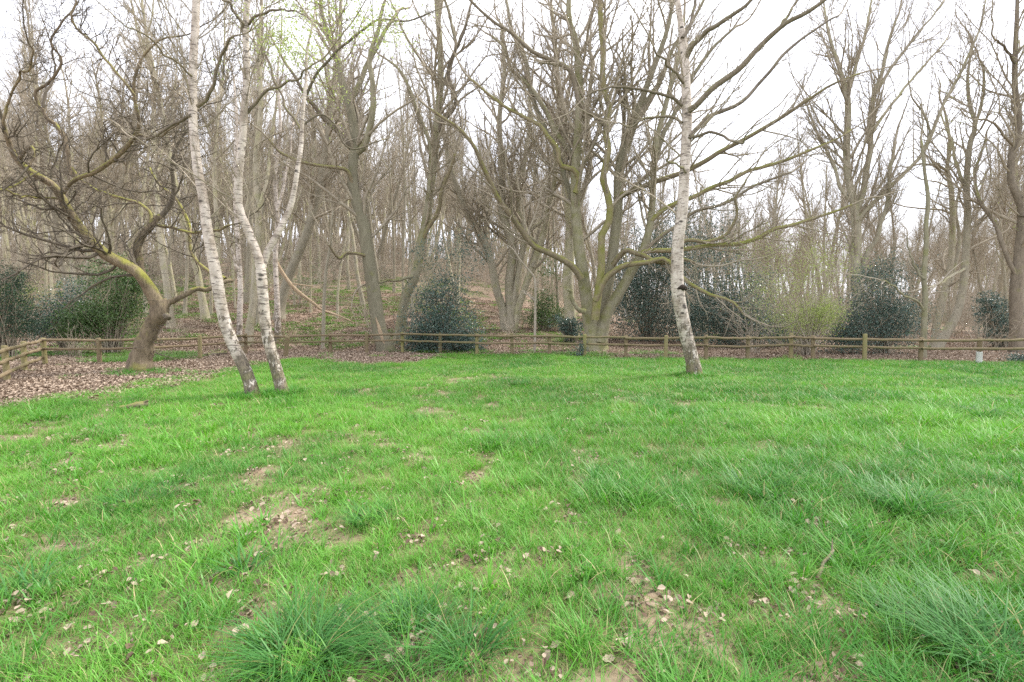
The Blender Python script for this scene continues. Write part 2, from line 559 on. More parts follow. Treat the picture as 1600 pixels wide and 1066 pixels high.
# ------------------------------------------------------------------ scatter (only for stuff nobody could count)
def scatter(name, pts, scale, rot, idx, tint, sources, mat_host=None):
    src = bpy.data.collections.new(name + '_pieces')
    for s in sources: src.objects.link(s)
    me = bpy.data.meshes.new(name)
    me.vertices.add(len(pts))
    me.vertices.foreach_set('co', np.asarray(pts, np.float32).ravel())
    a = me.attributes.new('pscale', 'FLOAT_VECTOR', 'POINT'); a.data.foreach_set('vector', np.asarray(scale, np.float32).ravel())
    a = me.attributes.new('prot', 'FLOAT_VECTOR', 'POINT'); a.data.foreach_set('vector', np.asarray(rot, np.float32).ravel())
    a = me.attributes.new('pidx', 'INT', 'POINT'); a.data.foreach_set('value', np.asarray(idx, np.int32))
    a = me.attributes.new('tint', 'FLOAT', 'POINT'); a.data.foreach_set('value', np.asarray(tint, np.float32))
    o = link(name, me)
    ng = bpy.data.node_groups.new(name + '_scatter', 'GeometryNodeTree')
    ng.interface.new_socket('Geometry', in_out='INPUT', socket_type='NodeSocketGeometry')
    ng.interface.new_socket('Geometry', in_out='OUTPUT', socket_type='NodeSocketGeometry')
    gi, go = ng.nodes.new('NodeGroupInput'), ng.nodes.new('NodeGroupOutput')
    ci = ng.nodes.new('GeometryNodeCollectionInfo')
    ci.inputs['Collection'].default_value = src
    ci.inputs['Separate Children'].default_value = True
    ci.inputs['Reset Children'].default_value = True
    iop = ng.nodes.new('GeometryNodeInstanceOnPoints')
    iop.inputs['Pick Instance'].default_value = True
    def na(nm, typ):
        nd = ng.nodes.new('GeometryNodeInputNamedAttribute')
        nd.data_type = typ
        nd.inputs['Name'].default_value = nm
        return nd.outputs['Attribute']
    L = ng.links.new
    L(gi.outputs[0], iop.inputs['Points'])
    L(ci.outputs[0], iop.inputs['Instance'])
    L(na('pidx', 'INT'), iop.inputs['Instance Index'])
    e2r = ng.nodes.new('FunctionNodeEulerToRotation')
    L(na('prot', 'FLOAT_VECTOR'), e2r.inputs[0])
    L(e2r.outputs[0], iop.inputs['Rotation'])
    L(na('pscale', 'FLOAT_VECTOR'), iop.inputs['Scale'])
    L(iop.outputs[0], go.inputs[0])
    md = o.modifiers.new('scatter', 'NODES')
    md.node_group = ng
    return o

# ================================================================== GROUND
def build_ground():
    xs = np.unique(np.concatenate([np.arange(-16, 20.01, 0.25), np.arange(-110, -16, 2.0), np.arange(20, 112, 2.0), np.arange(-400, 401, 40)]))
    ys = np.unique(np.concatenate([np.arange(-3, 24.01, 0.25), np.arange(24, 110, 1.5), np.arange(110, 500, 30), np.arange(-40, -3, 6)]))
    X, Y = np.meshgrid(xs, ys)
    Z = ground_z(X, np.minimum(Y, 130)) - 0.0
    V = np.stack([X, Y, Z], -1).reshape(-1, 3)
    ny, nx = X.shape
    I = np.arange(nx * ny).reshape(ny, nx)
    Q = np.stack([I[:-1, :-1], I[:-1, 1:], I[1:, 1:], I[1:, :-1]], -1).reshape(-1, 4)
    g = grass_amount(X, Y) * (1 - 0.9 * bare_amount(X, Y) * (Y < 13))
    me = mesh_np('ground', V, [Q], M['ground'], True, {'lawn': g.ravel()})
    tag(link('ground', me), kind='structure')
build_ground()

# ================================================================== FENCE
def rail_mesh(a, b, r, mat, seed):
    rng = np.random.default_rng(seed)
    n = 9
    t = np.linspace(0, 1, n)[:, None]
    P = a[None] * (1 - t) + b[None] * t
    P[1:-1] += rng.normal(0, 0.008, (n - 2, 3))
    P[:, 2] -= 0.015 * np.sin(np.pi * t[:, 0])
    R = np.full(n, r) * (1 + rng.normal(0, 0.04, n))
    me = tube_mesh('rail', [(P[None], R[None], 10)], mat, 0.015, seed)
    return me

def post_mesh(h, w, mat, seed, upright=False):
    """half-round post with a weathered, slightly domed top, sunk into the ground"""
    rng = np.random.default_rng(seed)
    k = 12
    zs = np.array([-0.25, 0.0, 0.3, 0.6, h - 0.03, h - 0.005, h])
    sc = np.array([1.05, 1.04, 1.0, 0.99, 0.97, 0.9, 0.55])
    a = np.linspace(0, 2 * np.pi, k, endpoint=False)
    lean = rng.normal(0, 0.012, 2) * (0 if upright else 1)
    zs = zs[(zs < h - 0.02) | (np.arange(len(zs)) > 3)]; sc = sc[-len(zs):]
    V = []
    for z, s in zip(zs, sc):
        x = np.cos(a) * w * 0.5 * s
        y = np.clip(np.sin(a) * w * 0.5 * s, -w * 0.42 * s, w * 0.42 * s)
        V.append(np.stack([x + lean[0] * z, y + lean[1] * z, np.full(k, z) + rng.normal(0, 0.003, k)], 1))
    V.append(np.array([[lean[0] * h, lean[1] * h, h + 0.004]]))
    V = np.vstack(V)
    I = np.arange(len(zs) * k).reshape(len(zs), k)
    Q = np.stack([I[:-1], np.roll(I[:-1], -1, 1), np.roll(I[1:], -1, 1), I[1:]], -1).reshape(-1, 4)
    top = len(V) - 1
    T = np.stack([I[-1], np.roll(I[-1], -1), np.full(k, top)], 1)
    return mesh_np('post', V, [Q, T], mat, True)

def build_fence():
    f = thing('post_and_rail_fence', 'long low wooden fence with two round rails across the back of the lawn', 'fence', (FENCE[9][0], FENCE[9][1], 0))
    base = np.array(f.location)
    zg = np.array([ground_z(*p) for p in FENCE])
    for i, p in enumerate(FENCE):
        if i == 5:
            continue
        m = M['fence_green'] if (i * 7) % 5 < 2 else M['fence']
        h = 0.88 if i not in (18, 20) else 0.95
        o = link('post', post_mesh(h, 0.135, m, 40 + i, i == 22), f)
        o.location = (p[0] - base[0], p[1] + 0.10 - base[1], zg[i])
        if i == 22:
            me = post_mesh(0.42, 0.17, M['concrete'], 90, True)
            c = link('post_sleeve', me, o)
            c['label'] = 'pale grey sleeve round the foot of the post'
    # leaning plank post
    p = FENCE[5]
    o = link('post', post_mesh(0.78, 0.17, M['fence'], 77), f)
    o.location = (p[0] - base[0], p[1] - 0.10 - base[1], zg[5])
    o.rotation_euler = (0.05, 0.13, 0.1)
    # rails span two bays, joints at posts
    for h, r in ((0.80, 0.043), (0.53, 0.041)):
        i = 0
        while i < len(FENCE) - 1:
            j = min(i + 2, len(FENCE) - 1)
            if i <= 17 < j or i == 18: j = i + 1
            rs = np.random.default_rng(i * 3 + int(h * 100))
            a3 = np.array([FENCE[i][0] - 0.05, FENCE[i][1], zg[i] + h + rs.normal(0, 0.02)]) - base
            b3 = np.array([FENCE[j][0] + 0.05, FENCE[j][1], zg[j] + h + rs.normal(0, 0.012)]) - base
            if j - i == 2:      # follow the middle post
                pass
            link('rail', rail_mesh(a3, b3, r, M['fence'], i + int(h * 1000)), f)
            i = j
    s = thing('side_fence', 'short side run of the low wooden fence with three rails at the left edge', 'fence', (CORNER[0], CORNER[1], 0))
    base = np.array(s.location)
    pts = np.vstack([CORNER[None], SIDE_POSTS])
    zg = np.array([ground_z(*p) for p in pts])
    for i, p in enumerate(pts[1:], 1):
        o = link('post', post_mesh(0.86, 0.13, M['fence_green'], 140 + i), s)
        o.location = (p[0] - base[0] - 0.10, p[1] - base[1], zg[i])
    for h in (0.79, 0.53, 0.25):
        for i in range(len(pts) - 1):
            a3 = np.array([pts[i][0], pts[i][1], zg[i] + h]) - base
            b3 = np.array([pts[i + 1][0], pts[i + 1][1], zg[i + 1] + h]) - base
            d = (b3 - a3) / np.linalg.norm(b3 - a3)
            link('rail', rail_mesh(a3 - d * 0.04 + [0, -0.02, 0], b3 + d * 0.04, 0.045, M['fence'], 300 + i + int(h * 100)), s)
build_fence()

# ================================================================== HERO TREES
def px_path(pts, Y0, Y1):
    """pts rows (px, py, radius px): laid out in depth from Y0 to Y1 -> rows (x, y, z, r)"""
    n = len(pts)
    out = []
    for k, (x, y, r) in enumerate(pts):
        Y = Y0 + (Y1 - Y0) * (k / (n - 1)) ** 1.2
        p = at(x, y, Y)
        out.append([p[0], p[1], p[2], r * Y / F])
    return np.array(out)

def wobble(R, rng, amp):
    n = len(R)
    w = rng.standard_normal((n, 3))
    for _ in range(2):
        w[1:-1] = (w[:-2] + 2 * w[1:-1] + w[2:]) / 4
    w[0] = 0
    R[:, :3] += w * amp * np.minimum(1, np.arange(n) / 4)[:, None]
    return R

def hero(name, label, cat, foot, D, limbs, bmat, tmat, levels, seed, rs=0.85, gn=0.035, skip=0, thin=1.0, flare=1.5, ext=True, trunk_n=30, root_h=0.35, group=None, leaf=None, limb_mats=None, rough=0.05, sub_t0=0.25):
    """limbs[0] is the trunk; each limb = (pts, dY0, dY1[, twiggy])"""
    rng = np.random.default_rng(seed)
    g = at(foot[0], foot[1], D)
    base = np.array([g[0], g[1], float(ground_z(g[0], g[1]))])
    root = thing(name, label, cat, base, group)
    allP, allR = [], []
    for k, lb in enumerate(limbs):
        pts, d0, d1 = lb[0], lb[1], lb[2]
        R = px_path(pts, D + d0, D + d1)
        R[:, 3] *= rs * (thin if k >= 3 else 1.0)
        if k == 0 or lb[0][0][1] >= foot[1] - 3:
            R[0, 2] = min(R[0, 2], base[2]) - 0.12       # reaches into the soil
        n = trunk_n if k == 0 else 26
        C = wobble(resample(R, n), rng, 0.012 if k == 0 else gn)
        if k == 0:
            hh = C[:, 2] - base[2]
            C[:, 3] *= 1 + (flare - 1) * np.exp(-np.maximum(hh, 0) / root_h)
        C[:, :3] -= base
        mt = bmat if not limb_mats or k not in limb_mats else limb_mats[k]
        me = tube_mesh('trunk' if k == 0 else 'limb', [(C[None, :, :3], C[None, :, 3], 16 if k == 0 else 10)], mt, rough, seed + k)
        link('trunk' if k == 0 else 'limb', me, root)
        if len(lb) < 4 or lb[3]:
            allP.append(resample(C, 26)[:, :3]); allR.append(resample(C, 26)[:, 3])
    P, R = np.array(allP), np.array(allR)
    batches = []
    if ext:                     # leaders run on past the last traced point
        o = P[skip:, -1]; d = P[skip:, -1] - P[skip:, -4]
        e = grow(rng, o, d, rng.uniform(2.0, 4.0, len(o)), R[skip:, -1], 26, 0.12, 0.03, 0.12)
        batches.append((e[0], e[1], 6))
        P, R = np.concatenate([P, e[0]]), np.concatenate([R, e[1]])
    P2, R2 = P.copy(), R.copy()
    tr = ramify(rng, P2, R2, levels)
    batches += tr
    big = [b for b in batches if b[2] >= 4]
    small = [b for b in batches if b[2] < 4]
    if big:
        link('branches', tube_mesh('branches', big, tmat, 0, seed), root)['kind'] = 'stuff'
    if small:
        link('twigs', tube_mesh('twigs', small, tmat, 0, seed), root)['kind'] = 'stuff'
    if leaf:
        src = small[-1][0]
        c = src[:, -2:].reshape(-1, 3)
        w = c + base
        keep = leaf(w, rng)
        c = c[keep]
        c = np.repeat(c, 12, axis=0) + rng.normal(0, 0.13, (len(c) * 12, 3))
        link('spring_leaves', leaf_cloud('spring_leaves', c, 0.042, rng, M['fresh']), root)['kind'] = 'stuff'
    return root

LV_OAK = [dict(per_m=6.5, ang=55, lrel=0.5, lmin=0.7, lmax=2.6, rrel=0.5, n=8, sides=4, gnarl=0.30, up=0.05),
          dict(per_m=7.5, ang=55, lrel=0.5, lmin=0.3, lmax=1.1, rrel=0.6, n=5, sides=3, gnarl=0.32, up=0.03),
          dict(per_m=6.5, ang=50, lrel=0.55, lmin=0.15, lmax=0.5, rrel=0.75, n=3, sides=3, gnarl=0.22, up=0.03)]
LV_BIRCH = [dict(per_m=3.6, t0=0.32, ang=42, lrel=0.32, lmin=0.8, lmax=2.6, rrel=0.2, n=9, sides=4, gnarl=0.13, up=0.04),
            dict(per_m=5.5, ang=45, lrel=0.42, lmin=0.35, lmax=1.3, rrel=0.6, n=5, sides=3, gnarl=0.15, up=0.0),
            dict(per_m=6.0, ang=40, lrel=0.5, lmin=0.2, lmax=0.6, rrel=0.75, n=3, sides=3, gnarl=0.13, up=-0.03)]
LV_BEECH = [dict(per_m=2.6, t0=0.25, ang=40, lrel=0.42, lmin=1.0, lmax=4.6, rrel=0.45, n=9, sides=4, gnarl=0.14, up=0.08),
            dict(per_m=4.2, ang=42, lrel=0.45, lmin=0.4, lmax=1.9, rrel=0.6, n=5, sides=3, gnarl=0.16, up=0.06),
            dict(per_m=4.2, ang=42, lrel=0.5, lmin=0.3, lmax=0.9, rrel=0.7, n=3, sides=3, gnarl=0.14, up=0.04)]
LV_FAN = [dict(per_m=4.2, t0=0.25, ang=32, lrel=0.45, lmin=1.0, lmax=4.0, rrel=0.42, n=8, sides=4, gnarl=0.10, up=0.10),
          dict(per_m=4.0, ang=36, lrel=0.48, lmin=0.5, lmax=1.8, rrel=0.65, n=5, sides=3, gnarl=0.13, up=0.06),
          dict(per_m=4.2, ang=38, lrel=0.5, lmin=0.3, lmax=0.9, rrel=0.75, n=3, sides=3, gnarl=0.13, up=0.04)]
LV_POLE = [dict(per_m=1.6, t0=0.25, ang=42, lrel=0.3, lmin=0.7, lmax=2.4, rrel=0.45, n=7, sides=4, gnarl=0.15, up=0.06),
           dict(per_m=3.0, ang=42, lrel=0.45, lmin=0.3, lmax=1.0, rrel=0.65, n=4, sides=3, gnarl=0.16, up=0.04),
           dict(per_m=3.0, ang=42, lrel=0.5, lmin=0.2, lmax=0.5, rrel=0.75, n=3, sides=3, gnarl=0.14, up=0.03)]

# --- gnarled oak by the left-hand path
oak = hero('oak_tree', 'gnarled mossy oak leaning by the leaf-strewn path, with a long limb reaching left', 'tree', (217, 583), 13.35, [
    ([(216, 584, 17), (222, 556, 15), (227, 535, 14.5), (238, 508, 14), (249, 490, 14.5), (247, 468, 13)], 0, 0),
    ([(248, 478, 12), (236, 455, 11), (216, 429, 10), (190, 412, 10), (164, 396, 9), (134, 369, 8.5), (114, 337, 7.5), (96, 310, 7), (76, 289, 6.5), (51, 272, 6), (28, 250, 5.2), (14, 226, 4.2), (9, 204, 3.2)], 0, -2.0),
    ([(244, 470, 9), (232, 452, 8.5), (221, 430, 7.5), (217, 409, 7), (217, 388, 6.5), (225, 365, 6), (236, 349, 6), (246, 336, 5)], 0, 0.6),
    ([(236, 349, 4), (233, 330, 4.5), (215, 317, 4), (182, 307, 3.5), (152, 297, 3.2), (128, 283, 3), (110, 262, 2.5)], 0.6, 1.2),
    ([(96, 308, 4), (110, 288, 4.5), (142, 271, 5.5), (165, 256, 5.5), (187, 241, 5), (203, 223, 4.6), (216, 200, 4.2), (213, 175, 3.8), (210, 145, 3.6), (214, 111, 3.4), (223, 84, 3), (248, 65, 2.4), (272, 57, 1.8)], -1.0, -2.4),
    ([(203, 222, 3), (215, 216, 3), (235, 212, 2.8), (253, 211, 2.4), (275, 200, 2), (296, 180, 1.5)], -1.6, -2.6),
    ([(234, 351, 4.5), (265, 355, 3.6), (294, 363, 3.4), (329, 362, 3.2), (353, 355, 2.6), (369, 348, 2)], 0.6, -0.2),
    ([(252, 484, 9), (265, 474, 8), (283, 466, 7), (306, 455, 6.5), (329, 450, 6), (350, 441, 6), (361, 434, 5)], 0, 0.8, False),
    ([(352, 436, 5.5), (327, 424, 5), (309, 411, 4.5), (300, 393, 3.5), (298, 366, 4.5), (291, 343, 4), (268, 305, 3.4), (248, 288, 2.6), (232, 262, 2)], 0.8, 1.8),
    ([(62, 168, 4), (75, 185, 4.5), (92, 196, 4.6), (104, 222, 5), (110, 262, 4.5), (118, 283, 4)][::-1], 1.2, 0.8),
    ([(211, 150, 3), (201, 136, 3.4), (167, 96, 3.2), (133, 59, 3), (114, 31, 2.8), (118, 0, 2.2), (112, -50, 1.6)], -2.0, -2.6),
    ([(62, 168, 3.8), (56, 146, 3.6), (74, 133, 3.2), (90, 111, 3), (99, 90, 2.8), (80, 68, 2.6), (84, 53, 2.4), (99, 33, 2), (115, 9, 1.6)], 1.2, 0.4),
    ([(9, 204, 3), (6, 182, 3), (25, 139, 2.8), (36, 115, 2.6), (50, 100, 2.2), (52, 70, 1.8)], -2.0, -3.0),
    ([(28, 250, 4), (45, 230, 3.6), (52, 242, 3), (46, 262, 2.6)], -1.9, -2.3),
    ([(51, 272, 2.8), (25, 290, 2.6), (0, 293, 2.2), (-40, 286, 1.8)], -1.6, -2.6),
    ([(96, 310, 3), (60, 308, 2.8), (34, 308, 2.8), (10, 298, 2.4), (-30, 296, 2)], -1.0, -3.0),
], M['oak'], M['twig_dark'], LV_OAK, 11, rs=0.85, gn=0.04, skip=1, thin=0.68, flare=1.55, trunk_n=34, rough=0.075)

hero('birch_tree', 'slim white birch leaning left with dark cracked foot, left of the forked birch', 'tree', (398, 623), 9.25, [
    ([(400, 626, 14), (390, 596, 13), (380, 570, 13), (361, 533, 12.5), (346, 482, 12), (336, 425, 11.5), (326, 368, 10.5), (319, 322, 9.8), (310, 272, 9.3), (304, 217, 8.8), (301, 170, 8.4), (302, 93, 8), (306, 31, 7.6), (308, -30, 7), (306, -130, 5.6), (300, -230, 4)], 0, 0.3),
    ([(309, 166, 4.2), (322, 156, 4), (331, 135, 3.6), (340, 105, 3.2), (350, 80, 2.6), (362, 60, 2), (380, 48, 1.4)], 0.1, -0.8),
    ([(299, 180, 3.6), (280, 192, 3.2), (262, 203, 2.8), (240, 214, 2.2), (215, 218, 1.6)], 0.1, 0.8),
    ([(300, 120, 2.4), (278, 100, 2.2), (255, 85, 2), (225, 55, 1.7), (185, 40, 1.2)], 0.1, -1.2),
], M['birch'], M['twig'], LV_BIRCH, 21, rs=0.70, flare=1.22, trunk_n=44, rough=0.03, root_h=0.2, limb_mats={1: M['dark'], 2: M['dark'], 3: M['dark']})

def leaf_top(w, rng):
    # pixel window of the fresh foliage, tested as a real region of the crown
    d = w - np.array([0, 0, EYE])
    fy = CP * d[:, 1] - SP * d[:, 2]
    px = 800 + F * d[:, 0] / fy
    py = 533 - F * (d[:, 2] * CP + d[:, 1] * SP) / fy
    p = np.exp(-(((px - 510) / 100) ** 2 + ((py - 60) / 80) ** 2))
    return rng.uniform(0, 1, len(w)) < 1.0 * p

hero('birch_tree', 'white birch forking into two pale stems, right of the leaning birch', 'tree', (443, 619), 9.45, [
    ([(447, 622, 13), (437, 597, 12.5), (427, 563, 12), (417, 516, 11.5), (411, 469, 11), (408, 430, 11), (404, 405, 9.5), (386, 361, 9), (375, 330, 8.6), (374, 300, 8.4), (375, 263, 8.2), (378, 217, 7.8), (382, 173, 7.4), (385, 118, 7), (384, 62, 6.6), (385, 5, 6.2), (390, -60, 5.5), (385, -160, 4)], 0, -0.3),
    ([(408, 432, 7.5), (414, 403, 7.4), (429, 373, 7), (443, 343, 6.6), (454, 315, 6), (464, 263, 5.2), (470, 210, 4.6), (477, 149, 4), (478, 108, 3.2), (486, 50, 2.4), (495, -10, 1.6)], 0, 0.7),
    ([(385, 178, 3.6), (400, 160, 3.2), (425, 138, 2.9), (462, 128, 2.4), (480, 110, 2)], -0.1, -0.8),
    ([(386, 40, 3), (400, 28, 2.8), (430, 16, 2.4), (455, 18, 1.9), (480, 30, 1.3)], -0.2, -1.2),
    ([(383, 60, 3.4), (375, 35, 3.2), (360, 12, 2.8), (340, -8, 2.3)], -0.2, -0.7),
    ([(478, 150, 3), (500, 110, 2.8), (535, 72, 2.8), (570, 42, 2.6), (600, 30, 2.2), (640, 32, 1.7), (680, 18, 1.2)], 0.5, -0.6),
    ([(470, 205, 2.6), (440, 150, 2.4), (415, 85, 2.1), (400, 40, 1.6)], 0.5, 1.3),
    ([(470, 200, 2.4), (495, 180, 2.2), (520, 190, 2), (548, 230, 1.8), (600, 215, 1.4)], 0.5, 1.2),
], M['birch'], M['twig'], LV_BIRCH, 22, rs=0.69, flare=1.2, trunk_n=44, rough=0.03, root_h=0.2, leaf=leaf_top, limb_mats={2: M['dark'], 3: M['dark'], 4: M['dark'], 5: M['dark'], 6: M['dark'], 7: M['dark']})

lone = hero('birch_tree', 'lone pale birch with dark knot, standing on the lawn in front of the long fence', 'tree', (1086, 589), 12.3, [
    ([(1087, 592, 15), (1083, 570, 13.5), (1078, 548, 13), (1069, 509, 12.5), (1061, 466, 12), (1058, 425, 11.5), (1059, 384, 11), (1064, 341, 10.4), (1068, 300, 10), (1070, 263, 9.6), (1072, 217, 9.2), (1073, 173, 9), (1071, 118, 8.2), (1069, 84, 7.8), (1065, 46, 6), (1058, 0, 5.2), (1050, -70, 4.2), (1046, -160, 3)], 0, 0.4),
    ([(1074, 88, 5), (1080, 74, 4.8), (1096, 55, 4.4), (1113, 43, 4.2), (1144, 25, 3.6), (1178, 0, 3), (1215, -35, 2.2)], 0.2, -1.2),
    ([(1078, 172, 6), (1090, 163, 5.6), (1116, 136, 5.4), (1159, 105, 5.2), (1190, 71, 5), (1221, 39, 4.5), (1252, 22, 4), (1290, 0, 3.2), (1340, -40, 2)], 0.1, -1.8),
    ([(1221, 39, 2.8), (1236, 15, 2.4), (1258, -15, 2)], -0.9, -0.6),
    ([(1077, 214, 4.2), (1092, 198, 4), (1113, 180, 3.8), (1150, 164, 3.6), (1184, 136, 3.2), (1221, 90, 2.8), (1262, 56, 2.2), (1310, 20, 1.6)], 0.1, 1.6),
    ([(1066, 165, 3.2), (1048, 152, 2.9), (1026, 145, 2.7), (983, 135, 2.4), (943, 137, 1.8), (915, 150, 1.3)], 0.1, -0.9),
    ([(1066, 192, 2.8), (1052, 184, 2.6), (1036, 183, 2.5), (1005, 187, 2.2), (983, 198, 1.8), (965, 190, 1.3)], 0.1, 0.8),
    ([(1068, 130, 3), (1055, 115, 2.6), (1040, 98, 2.2), (1022, 80, 1.7)], 0.1, -0.6),
    ([(1076, 215, 3), (1110, 208, 2.6), (1140, 218, 2.2), (1165, 226, 1.7)], 0.1, -1.0),
    ([(1074, 272, 2), (1060, 258, 1.8), (1040, 250, 1.4)], 0.1, -0.4),
    ([(1066, 60, 3.6), (1080, 40, 3), (1086, 5, 2.6), (1096, -40, 2)], 0.2, 0.9),
], M['birch'], M['twig'], LV_BIRCH, 23, rs=0.8, flare=1.15, trunk_n=44, rough=0.03, root_h=0.22, limb_mats={k: M['dark'] for k in range(1, 11)})

multi = hero('multi_stem_tree', 'large bare tree with many grey stems fanning from one mossy base behind the fence', 'tree', (932, 542), 21.8, [
    ([(930, 548, 22), (930, 525, 19), (922, 500, 13), (917, 470, 11), (910, 425, 11), (903, 370, 10), (899, 320, 9), (900, 263, 8.4), (905, 186, 7.6), (905, 124, 7), (900, 68, 6), (889, 31, 5), (889, 0, 4.4), (886, -80, 3)], 0, 0.6),
    ([(908, 436, 7), (898, 420, 6.4), (887, 411, 6), (857, 395, 5.6), (830, 381, 5.4), (813, 357, 5), (799, 337, 4.8), (779, 312, 4.6), (768, 290, 4.2), (760, 272, 4), (749, 248, 3.8), (739, 229, 3.4), (718, 204, 3), (693, 186, 2.5), (674, 170, 2)], -0.4, -3.0),
    ([(899, 302, 5.4), (906, 279, 5), (897, 266, 4.8), (875, 257, 4.6), (872, 235, 4), (857, 214, 3.8), (841, 195, 3.5), (817, 183, 3), (776, 158, 2.5), (733, 124, 2)], -0.4, -1.6),
    ([(930, 500, 8), (934, 455, 7.4), (938, 418, 7), (938, 368, 6.6), (950, 347, 6.4), (951, 315, 6), (941, 272, 6), (951, 246, 6), (947, 198, 5.8), (953, 167, 5), (942, 133, 5), (942, 77, 5), (936, 37, 4.6), (936, 0, 4.2), (934, -80, 3)], -0.7, -1.6),
    ([(948, 200, 4.4), (937, 186, 4.6), (909, 164, 4.2), (897, 133, 4), (888, 108, 4), (857, 93, 3.6), (829, 80, 3.4), (798, 53, 3), (773, 37, 2.6), (736, 0, 2.2), (700, -40, 1.6)], -1.2, -3.0),
    ([(936, 530, 15), (942, 500, 11), (951, 442, 10), (958, 384, 9.4), (964, 334, 8.8), (965, 290, 8), (967, 260, 7.6), (980, 204, 7), (999, 161, 6), (1023, 102, 5), (1039, 62, 4), (1050, 10, 3.2), (1058, -60, 2)], 0.2, 1.2),
    ([(938, 535, 14), (945, 500, 11), (956, 474, 10), (984, 428, 9), (1005, 391, 8), (1017, 344, 6.6), (1020, 300, 6), (1022, 263, 5.6), (1028, 217, 5), (1042, 155, 4.4), (1056, 90, 3.6), (1068, 30, 2.6)], -0.3, -0.4),
    ([(930, 470, 6), (947, 435, 5.6), (962, 423, 5.2), (978, 415, 5), (1011, 411, 4.8), (1040, 405, 4.2), (1062, 428, 3.6), (1080, 446, 3.4), (1109, 459, 3), (1143, 472, 2.5), (1165, 490, 1.8)], -0.8, -3.2),
    ([(957, 415, 5), (968, 400, 4.8), (981, 394, 4.6), (1005, 401, 4.2), (1035, 411, 3.8), (1055, 402, 3), (1085, 410, 2.2)], -0.5, -2.2),
    ([(1003, 395, 5), (1020, 391, 4.6), (1045, 391, 4.4), (1072, 388, 4.2), (1109, 383, 4), (1157, 381, 3.8), (1187, 371, 3.5), (1211, 356, 3.2), (1255, 347, 2.8), (1300, 332, 2.2), (1330, 322, 1.6)], -0.5, -3.4),
    ([(1050, 391, 3.4), (1072, 376, 3.4), (1103, 379, 3.2), (1133, 368, 3), (1150, 344, 2.6), (1150, 310, 2.2), (1165, 280, 1.6)], -1.3, -2.4),
    ([(961, 310, 5), (989, 297, 4.8), (1029, 283, 4.6), (1060, 272, 4.4), (1098, 254, 4.2), (1129, 235, 4), (1175, 210, 3.6), (1221, 183, 3.2), (1262, 155, 2.6), (1300, 130, 2), (1345, 118, 1.4)], 0.4, -1.8),
    ([(1017, 345, 4.4), (1045, 322, 4), (1079, 310, 3.8), (1113, 291, 3.6), (1144, 279, 3.4), (1172, 263, 3.2), (1221, 254, 2.8), (1252, 241, 2.4), (1296, 223, 1.9), (1330, 205, 1.3)], -0.4, -2.6),
    ([(905, 400, 5.5), (898, 340, 5.5), (886, 290, 5.2), (872, 240, 5), (850, 195, 4.6), (832, 150, 4.2), (822, 95, 3.6), (800, 50, 3), (790, 0, 2.4)], 0.5, 2.0),
    ([(900, 262, 5), (890, 235, 4.8), (868, 205, 4.4), (845, 160, 4), (825, 130, 3.4), (800, 110, 3), (790, 80, 2.6), (770, 55, 2)], 0.6, 2.2),
    ([(966, 262, 5), (985, 215, 5), (1005, 165, 4.5), (1035, 120, 4), (1055, 70, 3.4), (1090, 20, 2.6), (1110, -30, 2)], 1.0, 2.4),
    ([(1022, 262, 4.6), (1035, 215, 4.4), (1052, 180, 4), (1085, 120, 3.4), (1110, 80, 2.8), (1150, 40, 2.2)], 0, 1.6),
    ([(1000, 398, 3.5), (1030, 372, 3.2), (1060, 352, 3), (1090, 330, 2.8), (1130, 318, 2.6), (1180, 290, 2.2), (1240, 270, 1.8)], -0.4, -2),
    ([(914, 487, 5), (902, 480, 4.2), (894, 466, 3.6), (890, 452, 2.6)], -0.6, -1.2, False),
], M['beech'], M['twig'], LV_BEECH, 31, rs=0.84, gn=0.05, flare=1.25, trunk_n=34, rough=0.05,
    limb_mats={1: M['mossy'], 2: M['mossy'], 3: M['mossy'], 4: M['dark'], 7: M['mossy'], 8: M['mossy'], 9: M['mossy'], 10: M['mossy'], 11: M['mossy'], 12: M['mossy'], 17: M['dark']})

def patch_part(root, name, pts, Y, mat, seed, label=None):
    R = px_path(pts, Y, Y)
    C = resample(R, 12); C[:, :3] -= np.array(root.location)
    C = wobble(C, np.random.default_rng(seed), 0.006)
    o = link(name, tube_mesh(name, [(C[None, :, :3], C[None, :, 3], 10)], mat, 0.12, seed), root)
    if label: o['label'] = label

patch_part(lone, 'knot', [(1058, 452, 1.0), (1063, 450, 3.6), (1068, 450, 4.6), (1072, 453, 2.0)], 12.24, M['knot'], 8, 'dark knot on the pale trunk')
patch_part(oak, 'knot', [(256, 492, 3), (261, 495, 5.5), (264, 499, 3)], 13.1, M['dark'], 9)
